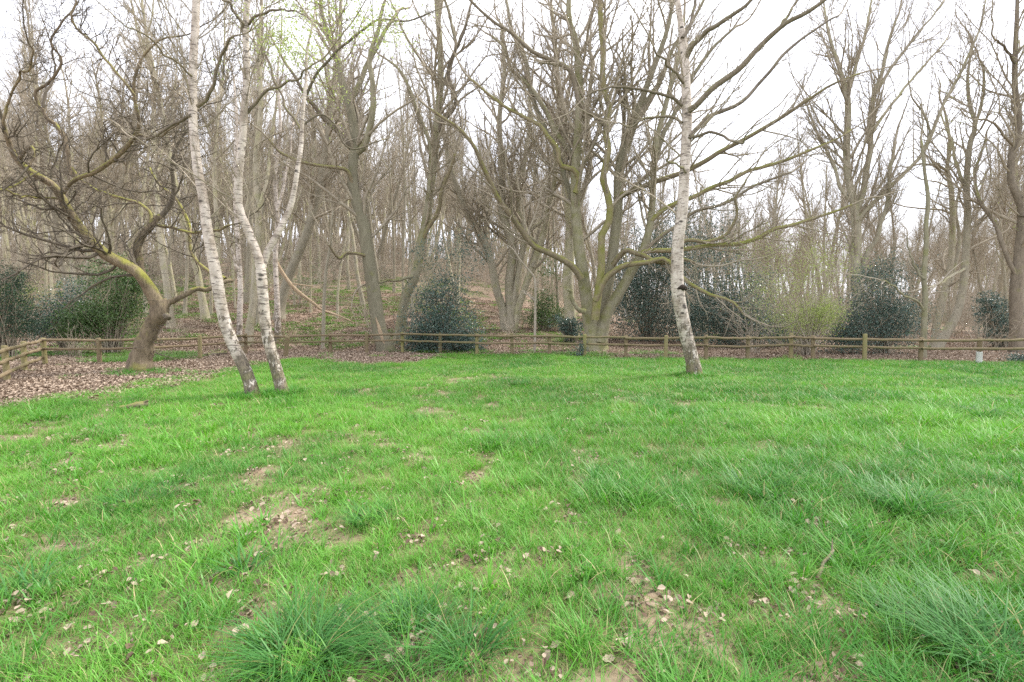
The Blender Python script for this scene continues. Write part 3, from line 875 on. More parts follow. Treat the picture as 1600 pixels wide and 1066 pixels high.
# --- trees close behind the fence
stout = hero('grey_tree', 'stout grey tree with a split foot behind the fence, forking high up', 'tree', (602, 549), 21.2, [
    ([(606, 552, 15), (598, 530, 12.5), (591, 509, 12), (583, 452, 11), (575, 401, 10.4), (568, 351, 10), (558, 317, 9.4), (551, 280, 8.8), (553, 240, 8.2), (555, 215, 8), (548, 173, 7.4), (543, 155, 6.6), (532, 120, 5.2), (525, 80, 4.4), (505, 30, 3.6), (498, -40, 2.4)], 0, 0.8),
    ([(554, 240, 6), (569, 229, 5.6), (577, 205, 5.4), (581, 180, 5.2), (584, 136, 4.6), (577, 95, 4), (590, 50, 3.2), (600, 0, 2.4)], 0.4, -0.8),
    ([(553, 236, 5.2), (544, 225, 5), (522, 201, 4.6), (507, 186, 4.2), (490, 165, 3.6), (478, 150, 3), (455, 110, 2.4)], 0.4, -1.4),
    ([(546, 158, 5), (556, 140, 4.6), (570, 110, 4), (585, 80, 3.4), (612, 30, 2.6)], 0.6, 1.6),
    ([(552, 290, 3.2), (542, 268, 3), (520, 262, 2.8), (480, 255, 2.4), (440, 240, 2), (420, 220, 1.5)], 0.2, -1.6),
    ([(573, 400, 2.6), (545, 395, 2.4), (530, 405, 2.2), (515, 385, 1.6)], 0, -1.4),
], M['beech'], M['twig'], LV_BEECH, 41, rs=0.9, flare=1.35, limb_mats={2: M['dark'], 4: M['mossy'], 5: M['mossy']})
patch_part(stout, 'split_wood', [(587, 496, 0.6), (593, 515, 2.6), (599, 534, 3.6), (604, 552, 3.4)], 20.98, M['bare_wood'], 5, 'pale split wood on the foot of the trunk')
hero('grey_tree', 'smooth grey tree leaning right out of the left side of the round holly bush', 'tree', (624, 525), 22.8, [
    ([(622, 536, 11), (626, 510, 9.4), (634, 462, 9), (650, 428, 8.4), (657, 384, 8), (668, 334, 7.6), (676, 263, 7), (682, 201, 6.4), (688, 139, 6), (688, 77, 5), (682, 0, 4.2), (678, -70, 3)], 0, 0.8),
    ([(660, 375, 4), (672, 352, 4), (685, 330, 3.6), (690, 300, 3.2), (705, 262, 2.8), (712, 240, 2.2)], 0.2, -1.2),
    ([(677, 255, 4), (668, 215, 3.8), (655, 180, 3.4), (640, 140, 3), (625, 110, 2.4), (605, 90, 1.8)], 0.4, 1.4),
    ([(680, 215, 4), (692, 190, 3.8), (712, 160, 3.2), (700, 110, 3), (720, 60, 2.6), (735, 10, 2)], 0.5, -0.8),
    ([(688, 139, 4), (702, 110, 3.6), (712, 70, 3), (700, 20, 2.4), (690, -30, 2)], 0.6, 1.8),
    ([(645, 432, 3), (622, 438, 2.6), (600, 440, 2.2), (580, 446, 1.6)], 0, -1.0),
], M['beech'], M['twig'], LV_BEECH, 42, flare=1.25, limb_mats={1: M['mossy'], 3: M['dark']})

hero('tall_tree', 'tall bare tree with a fan of fine upright branches behind the grey holly at right', 'tree', (1340, 548), 22.0, [
    ([(1340, 552, 14), (1339, 480, 11.5), (1338, 403, 11), (1338, 353, 10.4), (1333, 310, 9), (1325, 277, 7.8), (1323, 226, 7.4), (1325, 175, 7), (1324, 145, 6.4), (1318, 125, 5), (1308, 95, 4), (1295, 55, 3), (1288, 10, 2)], 0, 0.6),
    ([(1339, 330, 7.6), (1348, 302, 7), (1358, 251, 6.4), (1361, 201, 6), (1366, 150, 5.4), (1378, 118, 4.4), (1386, 77, 3.6), (1398, 30, 2.6)], 0.1, -0.8),
    ([(1342, 440, 6), (1353, 400, 5.6), (1368, 370, 5.4), (1384, 327, 5), (1387, 295, 4.4), (1392, 250, 3.6)], 0, -1.4),
    ([(1340, 345, 5), (1352, 330, 5), (1376, 305, 4.8), (1409, 274, 4.6), (1437, 246, 4.2), (1452, 218, 3.8), (1472, 167, 3.4), (1497, 121, 3), (1525, 56, 2.2), (1540, 15, 1.5)], 0, -1.8),
    ([(1437, 246, 3), (1453, 215, 2.8), (1448, 190, 2.4), (1440, 170, 2)], -0.9, -1.4),
    ([(1324, 150, 4.4), (1335, 110, 4), (1345, 80, 3.6), (1352, 53, 3.2), (1362, 0, 2.2)], 0.5, 1.5),
    ([(1366, 150, 4), (1390, 110, 3.6), (1420, 70, 3), (1450, 35, 2.4), (1475, 0, 1.8)], -0.5, 0.8),
    ([(1361, 210, 4), (1385, 175, 3.6), (1415, 135, 3), (1455, 90, 2.4), (1480, 60, 1.6)], -0.2, 1.6),
    ([(1334, 320, 4), (1312, 290, 3.8), (1300, 250, 3.4), (1280, 215, 2.8), (1262, 170, 2)], 0.2, 1.4),
], M['wood'], M['twig'], LV_FAN, 51, rs=0.62, flare=1.3)
hero('young_tree', 'thin straight pale young tree close behind the fence near the grey holly', 'tree', (1443, 562), 17.4, [
    ([(1443, 565, 5), (1443, 524, 4.6), (1446, 463, 4.2), (1443, 436, 4), (1447, 392, 3.8), (1447, 353, 3.4), (1450, 312, 3), (1444, 264, 2.4), (1440, 220, 1.6)], 0, 0.3),
    ([(1443, 485, 2), (1437, 475, 2), (1425, 468, 1.9), (1408, 458, 1.7), (1390, 445, 1.5), (1376, 437, 1.1)], 0, -0.8),
    ([(1444, 436, 2.2), (1434, 424, 2), (1422, 400, 1.7), (1418, 370, 1.2)], 0, 0.5),
], M['beech'], M['twig_pale'], LV_POLE, 52, flare=1.15)
hero('leaning_tree', 'grey-brown trunk bending right then upright behind the fence, near the right edge', 'tree', (1466, 545), 22.0, [
    ([(1462, 548, 11), (1470, 535, 10), (1484, 512, 9.4), (1496, 487, 9), (1504, 452, 8.4), (1509, 411, 8), (1511, 370, 7.4), (1512, 327, 7), (1510, 282, 6.4), (1515, 226, 5.4), (1524, 196, 4.6), (1516, 165, 4), (1512, 120, 3), (1520, 70, 2)], 0, 0.4),
    ([(1509, 300, 4), (1498, 265, 3.6), (1490, 235, 3), (1480, 200, 2.4), (1470, 175, 1.6)], 0.3, 1.2),
    ([(1520, 215, 3.6), (1530, 180, 3.2), (1538, 140, 2.6), (1535, 95, 2)], 0.3, -0.8),
    ([(1507, 420, 3.4), (1490, 430, 3.2), (1470, 442, 3), (1450, 450, 2.4)], 0, -0.8),
], M['wood'], M['twig'], LV_BEECH, 53, rs=0.62, flare=1.3)
hero('forest_tree', 'slim grey-brown trunk just left of the bending trunk at right', 'tree', (1460, 540), 23.6, [
    ([(1458, 545, 8), (1463, 516, 7), (1471, 479, 7), (1482, 432, 6.6), (1488, 385, 6), (1488, 332, 5.6), (1486, 292, 5), (1480, 267, 4.4), (1484, 225, 3.6), (1478, 180, 2.6)], 0, 0.4),
    ([(1478, 455, 4), (1492, 420, 4), (1500, 380, 3.6), (1494, 330, 3), (1500, 290, 2.4)], 0, 1.2),
    ([(1480, 267, 3.4), (1465, 258, 3), (1445, 256, 2.4), (1430, 258, 1.8)], 0.2, -1),
], M['wood'], M['twig'], LV_BEECH, 54, rs=0.65, flare=1.3)
hero('edge_tree', 'thick twisting trunk with fresh leaves at the right edge of the view', 'tree', (1592, 545), 20.5, [
    ([(1590, 550, 15), (1588, 500, 13), (1589, 440, 12), (1594, 400, 11.5), (1597, 327, 10), (1586, 300, 8), (1579, 280, 7), (1581, 244, 6.6), (1591, 213, 6.2), (1593, 180, 6), (1586, 133, 5.4), (1587, 62, 4.6), (1590, 0, 3.6), (1588, -60, 2.4)], 0, 0.4),
    ([(1597, 340, 7), (1612, 300, 6.4), (1625, 240, 5.4), (1630, 170, 4.4), (1640, 100, 3)], 0, 1),
    ([(1588, 430, 5), (1566, 386, 4.8), (1556, 348, 4.4), (1530, 314, 4), (1523, 292, 3.6), (1528, 258, 3), (1540, 220, 2.2)], 0, 1.6),
    ([(1588, 230, 3), (1570, 215, 2.8), (1550, 190, 2.4), (1530, 185, 1.8)], 0.2, -0.8),
    ([(1586, 100, 3), (1570, 75, 2.6), (1555, 60, 2)], 0.3, -1),
], M['dark'], M['twig'], LV_BEECH, 55, rs=0.62, flare=1.25, leaf=lambda w, rng: (rng.uniform(0, 1, len(w)) < np.where(w[:, 2] < 5, 0.35, 0.06)))

# --- thin stems seen between the birches
hero('thin_birch', 'thin white birch stem standing between the two lawn birches, behind the fence', 'tree', (374, 530), 21.0, [
    ([(373, 540, 5.4), (374, 500, 5), (376, 452, 4.6), (373, 400, 4.2), (370, 350, 3.6), (366, 280, 3), (370, 200, 2.2), (366, 130, 1.4)], 0, 0.3),
    ([(374, 430, 2.2), (366, 405, 2), (360, 380, 1.6)], 0, -0.5),
], M['birch'], M['twig'], LV_POLE, 61, flare=1.1)
hero('thin_birch', 'thin dark-footed birch right of the forked birch, behind the fence', 'tree', (435, 524), 23.0, [
    ([(435, 534, 6.4), (434, 500, 5.6), (432, 452, 4.6), (430, 401, 4.2), (434, 350, 3.8), (430, 280, 3.2), (438, 200, 2.6), (434, 120, 1.8), (440, 60, 1.2)], 0, 0.3),
    ([(432, 330, 2.6), (444, 290, 2.4), (452, 240, 2), (458, 190, 1.5)], 0, 0.8),
], M['birch'], M['twig'], LV_POLE, 62, flare=1.15)
hero('forest_tree', 'brown trunk showing between the two lawn birches just above the rail', 'tree', (389, 530), 22.5, [
    ([(387, 538, 8), (391, 505, 7), (396, 470, 6.6), (399, 420, 6), (404, 340, 5.6), (400, 250, 5), (408, 160, 4), (404, 80, 3), (410, 10, 2)], 0, 0.5),
    ([(404, 330, 3.6), (418, 280, 3.2), (424, 220, 2.8), (432, 150, 2)], 0.1, 1.1),
], M['wood'], M['twig'], LV_POLE, 63, flare=1.25)
hero('leaning_tree', 'grey trunk on the slope leaning right, behind the broken hanging branch', 'tree', (438, 487), 29.0, [
    ([(436, 492, 10), (439, 476, 8.6), (453, 428, 8), (470, 388, 7.8), (483, 357, 7.4), (494, 315, 7), (504, 263, 6.2), (514, 205, 5.4), (520, 140, 4.4), (530, 70, 3.2), (534, 0, 2.2)], 0, 0.8),
    ([(494, 315, 4), (488, 270, 3.8), (492, 220, 3.2), (484, 160, 2.4)], 0.3, 1.6),
], M['wood'], M['twig'], LV_BEECH, 64, flare=1.3)

# --- the clump of leaning trunks in the middle of the wood
hero('coppice_tree', 'clump of brown trunks fanning out from one base between round holly and many-stemmed tree', 'tree', (797, 497), 28.0, [
    ([(797, 502, 12), (797, 480, 8.6), (796, 449, 8), (800, 384, 7.4), (790, 352, 7), (783, 325, 6.4), (785, 260, 5.6), (780, 190, 4.6), (788, 110, 3.4), (784, 50, 2.4)], 0, 0.6),
    ([(790, 495, 9), (785, 481, 7.6), (774, 444, 7.4), (764, 395, 7), (748, 362, 6.6), (729, 330, 6.2), (712, 292, 5.4), (700, 250, 4.4), (694, 210, 3.4)], 0, -1.0),
    ([(800, 492, 8), (806, 450, 6.6), (815, 401, 6.2), (820, 362, 6), (811, 325, 5.4), (818, 260, 4.6), (828, 190, 3.6), (824, 120, 2.4)], 0, 1.0),
    ([(803, 495, 8), (812, 470, 6.6), (833, 416, 6.2), (850, 367, 5.8), (857, 325, 5.2), (868, 270, 4.4), (866, 200, 3.4)], 0, -0.6),
    ([(832, 418, 4), (840, 385, 3.8), (826, 365, 3.4), (850, 345, 3)], -0.3, 0.8),
], M['wood'], M['twig'], LV_BEECH, 65, flare=1.25)
hero('forest_tree', 'thick brown trunk standing just left of the many-stemmed tree', 'tree', (892, 512), 26.0, [
    ([(893, 520, 13), (891, 490, 10.5), (887, 438, 10), (890, 390, 9.4), (891, 352, 9), (884, 290, 8), (880, 220, 7), (874, 150, 5.6), (868, 80, 4), (862, 10, 2.6)], 0, 0.6),
    ([(891, 350, 6), (912, 300, 5.4), (922, 250, 4.8), (918, 180, 4), (925, 110, 2.8)], 0.1, 1.4),
], M['wood'], M['twig'], LV_BEECH, 66, flare=1.35)
hero('sapling', 'thin brown sapling behind the fence right of the round holly bush', 'tree', (835, 545), 20.6, [
    ([(835, 548, 2.6), (836, 500, 2.3), (836, 440, 2), (828, 425, 1.7), (812, 405, 1.4), (800, 388, 1.2), (785, 380, 0.9)], 0, -0.5),
    ([(836, 470, 1.5), (826, 462, 1.3), (815, 455, 1)], 0, 0.5),
], M['twig_pale'], M['twig_pale'], LV_POLE, 67, flare=1.0, ext=False)
hero('sapling', 'thin brown sapling above the fence, right of the broken hanging branch', 'tree', (504, 530), 21.8, [
    ([(504, 536, 3.6), (506, 480, 3), (509, 430, 2.6), (516, 380, 2.2), (520, 330, 1.6)], 0, -0.3),
], M['wood'], M['twig'], LV_POLE, 68, flare=1.1)

# --- broken branch hung up on the slope
def stick(name, label, pts, Y0, Y1, mat, cat='branch', seed=0, sides=8, twig=None):
    R = px_path(pts, Y0, Y1)
    base = np.array([R[0, 0], R[0, 1], R[0, 2]])
    C = wobble(resample(R, 22), np.random.default_rng(seed), 0.006)
    C[:, :3] -= base
    root = thing(name, label, cat, base)
    link('stem', tube_mesh('stem', [(C[None, :, :3], C[None, :, 3], sides)], mat, 0.05, seed), root)
    for tw in twig or []:
        R2 = px_path(tw, Y0, Y0 + (Y1 - Y0) * 0.5)
        C2 = resample(R2, 10); C2[:, :3] -= base
        link('side_twig', tube_mesh('side_twig', [(C2[None, :, :3], C2[None, :, 3], 6)], mat, 0.04, seed + 1), root)
    return root
stick('broken_branch', 'pale broken branch hanging down to the slope right of the forked birch',
      [(430, 405, 2.6), (440, 424, 2.8), (457, 448, 3), (475, 463, 2.6), (490, 474, 2.2), (504, 485, 2), (525, 491, 1.5)], 24.5, 25.0, M['bare_wood'], seed=3,
      twig=[[(457, 443, 1.2), (475, 446, 1.1), (490, 448, 0.9)], [(504, 485, 1.4), (530, 494, 1.2), (555, 505, 0.9)]])

# ================================================================== SHRUBS
def shrub(name, label, cat, foot, Y, lobes, n, mat, leaf_size, seed, twig_mat=None, group=None, aspect=0.5, stems=26, sparse=0.0, up_bias=0.3):
    """lobes: (px, py, rx px, ry px, weight) in the plane of the shrub; depth radius follows the width"""
    rng = np.random.default_rng(seed)
    g = at(foot[0], foot[1], Y)
    base = np.array([g[0], g[1], float(ground_z(g[0], g[1]))])
    root = thing(name, label, cat, base, group)
    wsum = sum(l[4] for l in lobes)
    Cs, Ts = [], []
    for (x, y, rx, ry, w) in lobes:
        c = at(x, y, Y) - base
        rx_, rz_ = rx * Y / F, ry * Y / F
        k = int(n * w / wsum)
        # clumps of leaves gathered round shoot tips, so the outline is uneven and gaps remain
        nc = max(6, k // 26)
        u = rng.standard_normal((nc, 3)); u /= np.linalg.norm(u, axis=1, keepdims=True)
        rad = rng.uniform(0, 1, nc) ** 0.45 * rng.uniform(0.75, 1.3, nc)
        cc = c + u * rad[:, None] * np.array([rx_, rx_ * 0.8, rz_])
        which = rng.integers(0, nc, k)
        spread = 0.15 * (1 + sparse) * max(0.6, min(1.6, rx_))
        p = cc[which] + rng.normal(0, 1, (k, 3)) * spread * np.array([1, 1, 0.75])
        ct = rng.uniform(0, 1, nc)
        Cs.append(p); Ts.append(np.clip(ct[which] * 0.6 + rng.uniform(0, 0.45, k), 0, 1))
    C, T = np.vstack(Cs), np.concatenate(Ts)
    ok = C[:, 2] > 0.03
    C, T = C[ok], T[ok]
    link('foliage', leaf_cloud('foliage', C, leaf_size, rng, mat, up_bias, aspect, tint=T), root)['kind'] = 'stuff'
    # woody stems reaching into the leaf clumps
    tgt = C[rng.integers(0, len(C), stems * 3)]
    P = []
    for q in tgt:
        b = np.array([rng.normal(0, 0.12), rng.normal(0, 0.12), -0.08])
        m1 = b * 0.6 + q * 0.4 + np.array([0, 0, 0.15 * q[2]])
        q = q + (q - m1) * rng.uniform(0.0, 0.35)
        P.append(resample(np.array([[*b, 0.022], [*m1, 0.013], [*q, 0.004]]), 9))
    P = np.array(P)
    link('stems', tube_mesh('stems', [(P[:, :, :3], P[:, :, 3], 5)], twig_mat or M['twig'], 0, seed), root)['kind'] = 'stuff'
    return root

shrub('holly_bush', 'round dark holly bush behind the fence, centre left', 'bush', (692, 556), 21.2,
      [(692, 512, 58, 46, 1.2), (668, 535, 40, 26, 0.5), (730, 540, 26, 22, 0.3), (690, 460, 44, 30, 0.32), (712, 415, 44, 36, 0.09), (680, 392, 46, 32, 0.06), (738, 385, 40, 36, 0.06)], 21000, M['holly'], 0.085, 71, sparse=0.3)
shrub('holly_bush', 'broad dark holly right of the many-stemmed tree, reaching up behind the lone birch', 'bush', (1010, 545), 25.5,
      [(1005, 485, 58, 54, 1.0), (985, 435, 44, 44, 0.6), (1045, 425, 48, 56, 0.7), (1030, 375, 50, 44, 0.3), (1065, 505, 56, 42, 0.6), (1090, 350, 56, 50, 0.2)], 26000, M['holly'], 0.10, 72, sparse=0.3)
shrub('holly_bush', 'blue-green holly between the lone birch and the hawthorn, behind the long fence', 'bush', (1145, 548), 23.5,
      [(1130, 498, 54, 48, 1.0), (1180, 510, 48, 38, 0.75), (1095, 475, 44, 50, 0.6), (1165, 450, 52, 42, 0.4), (1115, 400, 54, 46, 0.2), (1220, 520, 34, 28, 0.3)], 24000, M['holly'], 0.092, 73, sparse=0.3)
shrub('holly_bush', 'wide grey-green holly behind the right part of the fence', 'bush', (1380, 556), 19.6,
      [(1370, 480, 50, 50, 1.0), (1345, 515, 44, 34, 0.7), (1405, 505, 40, 42, 0.8), (1385, 425, 42, 28, 0.35), (1320, 530, 38, 24, 0.4)], 21000, M['holly'], 0.07, 74, sparse=0.35, up_bias=0.5)
shrub('holly_bush', 'dark holly behind the fence close to the right-edge trunk', 'bush', (1560, 556), 22.5,
      [(1560, 505, 28, 34, 1.0), (1545, 480, 20, 24, 0.4), (1590, 520, 30, 26, 0.5), (1640, 500, 40, 44, 0.8)], 9000, M['holly'], 0.085, 75)
shrub('low_bush', 'low dark clump at the foot of the fence at the far right edge', 'bush', (1590, 572), 15.9,
      [(1592, 563, 17, 9, 1.0), (1620, 562, 16, 9, 0.6)], 2200, M['holly'], 0.05, 76, stems=4)
shrub('yew_tree', 'dark drooping yew behind the side fence at the left edge', 'bush', (10, 545), 17.5,
      [(10, 470, 40, 34, 1.0), (-20, 500, 50, 40, 1.0), (40, 505, 26, 26, 0.5), (15, 435, 26, 22, 0.4), (-60, 450, 60, 60, 0.8)], 16000, M['yew'], 0.075, 77, aspect=0.28, sparse=0.2)
shrub('holly_bush', 'bushy dark holly left of the oak, behind the fence', 'bush', (175, 540), 19.8,
      [(185, 480, 44, 44, 1.0), (150, 500, 40, 34, 0.8), (205, 440, 30, 34, 0.4), (115, 505, 34, 28, 0.45), (160, 430, 30, 24, 0.2)], 15000, M['ivy'], 0.085, 78, sparse=0.25)
shrub('holly_bush', 'grey-green bush between yew and holly behind the fence corner', 'bush', (105, 545), 20.6,
      [(100, 495, 34, 34, 1.0), (120, 460, 30, 28, 0.4), (70, 515, 26, 20, 0.5)], 6500, M['holly'], 0.08, 79, sparse=0.5)
shrub('laurel_bush', 'fresh green bush under the clump of brown trunks', 'bush', (850, 512), 28.5,
      [(850, 480, 26, 26, 1.0), (838, 500, 30, 14, 0.5), (875, 495, 22, 18, 0.5), (855, 430, 26, 34, 0.25)], 5500, M['ivy'], 0.10, 80, sparse=0.3)
shrub('ivy_clump', 'dark ivy clump round the fence post in front of the many-stemmed tree', 'bush', (909, 560), 18.3,
      [(909, 545, 8, 14, 1.0), (905, 555, 10, 8, 0.5)], 700, M['holly'], 0.06, 81, stems=3)
shrub('holly_bush', 'dark holly at the foot of the many-stemmed tree, on its left', 'bush', (893, 535), 24.0,
      [(893, 515, 20, 18, 1.0), (880, 505, 18, 12, 0.4)], 3200, M['holly'], 0.085, 82)
shrub('hawthorn_bush', 'hawthorn with fresh yellow-green leaves behind the fence, right of centre', 'bush', (1265, 558), 18.8,
      [(1285, 490, 28, 24, 1.0), (1250, 500, 40, 28, 0.8), (1215, 460, 50, 50, 0.6), (1280, 420, 55, 55, 0.6), (1190, 400, 50, 50, 0.3)], 12000, M['fresh'], 0.046, 83, twig_mat=M['twig_pale'], stems=26, sparse=1.2, aspect=0.6)

# bare twiggy bushes: variants and copies
def bare_bush_mesh(seed, h, mat, spread=0.45, n0=16):
    rng = np.random.default_rng(seed)
    o = rng.normal(0, 0.12, (n0, 3)); o[:, 2] = -0.05
    d = rng.standard_normal((n0, 3)) * spread; d[:, 2] = 1
    g = grow(rng, o, d, h * rng.uniform(0.5, 1.0, n0), rng.uniform(0.008, 0.02, n0), 12, 0.12, 0.02, 0.2)
    lv = [dict(per_m=2.8, ang=45, lrel=0.4, lmin=0.3, lmax=1.4, rrel=0.6, n=7, sides=4, gnarl=0.2, up=0.0),
          dict(per_m=3.4, ang=45, lrel=0.5, lmin=0.15, lmax=0.7, rrel=0.7, n=5, sides=3, gnarl=0.22, up=0.0)]
    return (tube_mesh('stems', [(g[0], g[1], 5)], mat, 0, seed), tube_mesh('twigs', ramify(rng, g[0], g[1], lv), mat, 0, seed))

BUSH = [bare_bush_mesh(200 + i, [2.2, 2.8, 3.4, 1.6][i], [M['twig_pale'], M['twig'], M['twig_pale'], M['twig']][i]) for i in range(4)]
def leafed(i, n, mat, seed):
    rng = np.random.default_rng(seed)
    me = BUSH[i][1]
    co = np.zeros(len(me.vertices) * 3, np.float32); me.vertices.foreach_get('co', co)
    c = co.reshape(-1, 3)[rng.integers(0, len(me.vertices), n)]
    c = c[c[:, 2] > 0.3]
    return leaf_cloud('leaves', c + rng.normal(0, 0.04, c.shape), 0.05, rng, mat, 0.3, 0.6)
LEAVES = {4: leafed(1, 700, M['fresh'], 501), 5: leafed(2, 1100, M['ivy'], 502), 6: leafed(0, 1500, M['ivy'], 503)}
BUSH += [BUSH[1], BUSH[2], BUSH[0]]
def bare_bush(i, x, y, s, rz, label, group):
    o = thing('bare_shrub', label, 'shrub', (x, y, float(ground_z(x, y))), group)
    o.scale = (s, s, s); o.rotation_euler = (0, 0, rz)
    link('stems', BUSH[i][0], o)['kind'] = 'stuff'
    link('twigs', BUSH[i][1], o)['kind'] = 'stuff'
    if i in LEAVES: link('leaves', LEAVES[i], o)['kind'] = 'stuff'

for (px, py, Y, i, s, label) in [
        (800, 505, 25.5, 0, 0.9, 'leafless pale shrub in front of the clump of brown trunks'),
        (1180, 552, 19.8, 2, 1.05, 'leafless pale twiggy shrub behind the fence right of the lone birch'),
        (1245, 552, 20.5, 2, 1.15, 'leafless twiggy shrub tangled with the fresh-leaved hawthorn'),
        (1310, 550, 20.0, 1, 1.0, 'leafless brown shrub between the hawthorn and the grey-green holly'),
        (118, 560, 18.2, 3, 0.95, 'leafless thin-stemmed shrub behind the fence left of the oak'),
        (1525, 552, 20.0, 1, 1.0, 'leafless brown shrub behind the fence post with the pale sleeve'),
        (585, 520, 24.5, 0, 0.9, 'leafless shrub at the left of the stout split-footed tree'),
        (270, 535, 23.0, 1, 0.9, 'leafless shrub on the slope behind the oak')]:
    p = at(px, py, Y)
    bare_bush(i, p[0], p[1], s, px * 0.7, label, None)

# ================================================================== WOODLAND BEHIND
THICK[:] = [0.015, 0.0036]
def wood_variant(seed, h, kind):
    rng = np.random.default_rng(seed)
    n = 22
    stems = []
    ns = 3 if kind == 'coppice' else 1
    for s in range(ns):
        sp = 0.22 if ns > 1 else (0.05 if kind == 'pole' else 0.09)
        d = np.array([rng.normal(0, sp), rng.normal(0, sp), 1.0])[None]
        r = np.array([h * (rng.uniform(0.0055, 0.007) if kind == 'pole' else rng.uniform(0.009, 0.0125))])
        o = np.array([[rng.normal(0, 0.12) * (ns > 1), rng.normal(0, 0.12) * (ns > 1), -0.15]])
        P, R = grow(rng, o, d, np.array([h * rng.uniform(0.85, 1.05)]), r, n, 0.035 if kind == 'pole' else 0.05, 0.03, 0.12)
        R = R * (1 + 0.35 * np.exp(-np.maximum(P[:, :, 2], 0) / 0.4))
        stems.append((P, R))
    P = np.concatenate([s[0] for s in stems]); R = np.concatenate([s[1] for s in stems])
    trunk = tube_mesh('trunk', [(P, R, 9)], M['wood'], 0.05, seed)
    lead = spawn(rng, P, R, {'pole': 0.45, 'single': 0.75, 'fork': 0.95, 'coppice': 0.6}[kind], 0.34, 27, 0.5, 2.0, 7.5, 0.6)
    o, d, L, r = lead
    r = np.maximum(r, 0.016)
    g = grow(rng, o, d, L, r, n, 0.10, 0.08, 0.15)
    k = 0.7 if kind == 'pole' else 1.0
    lv = [dict(per_m=3.7 * k, t0=0.12, ang=42, lrel=0.38, lmin=0.8, lmax=3.2, rrel=0.5, n=7, sides=4, gnarl=0.18, up=0.07),
          dict(per_m=4.2, ang=42, lrel=0.5, lmin=0.4, lmax=1.6, rrel=0.8, n=4, sides=3, gnarl=0.2, up=0.05),
          dict(per_m=3.6, ang=42, lrel=0.55, lmin=0.3, lmax=0.9, rrel=0.9, n=3, sides=3, gnarl=0.18, up=0.03)]
    up = P[:, n // 3:], R[:, n // 3:]              # the stem stays clear low down
    upP = np.array([resample(np.c_[a, b], n)[:, :3] for a, b in zip(*up)]); upR = np.array([resample(np.c_[a, b], n)[:, 3] for a, b in zip(*up)])
    allP, allR = np.concatenate([upP, g[0]]), np.concatenate([upR, g[1]])
    low = spawn(rng, P, R, 0.35, 0.08, 75, 0.1, 0.4, 1.6, 0.25)   # a few dead snags low on the stem
    gl = grow(rng, low[0], low[1], low[2], low[3], 8, 0.2, 0.0, 0.2)
    limbs = tube_mesh('limbs', [(g[0], g[1], 6), (gl[0], gl[1], 4)], M['wood'], 0, seed)
    crown = tube_mesh('crown', ramify(rng, allP, allR, lv), M['twig'], 0, seed)
    return trunk, limbs, crown, h

VARS = [wood_variant(300 + i, hh, kd) for i, (hh, kd) in enumerate([(19, 'single'), (18, 'fork'), (16, 'coppice'), (20, 'single'), (17, 'pole'), (18, 'coppice'), (15, 'pole'), (17, 'fork'), (20, 'single'), (18, 'pole'), (16, 'pole')])]

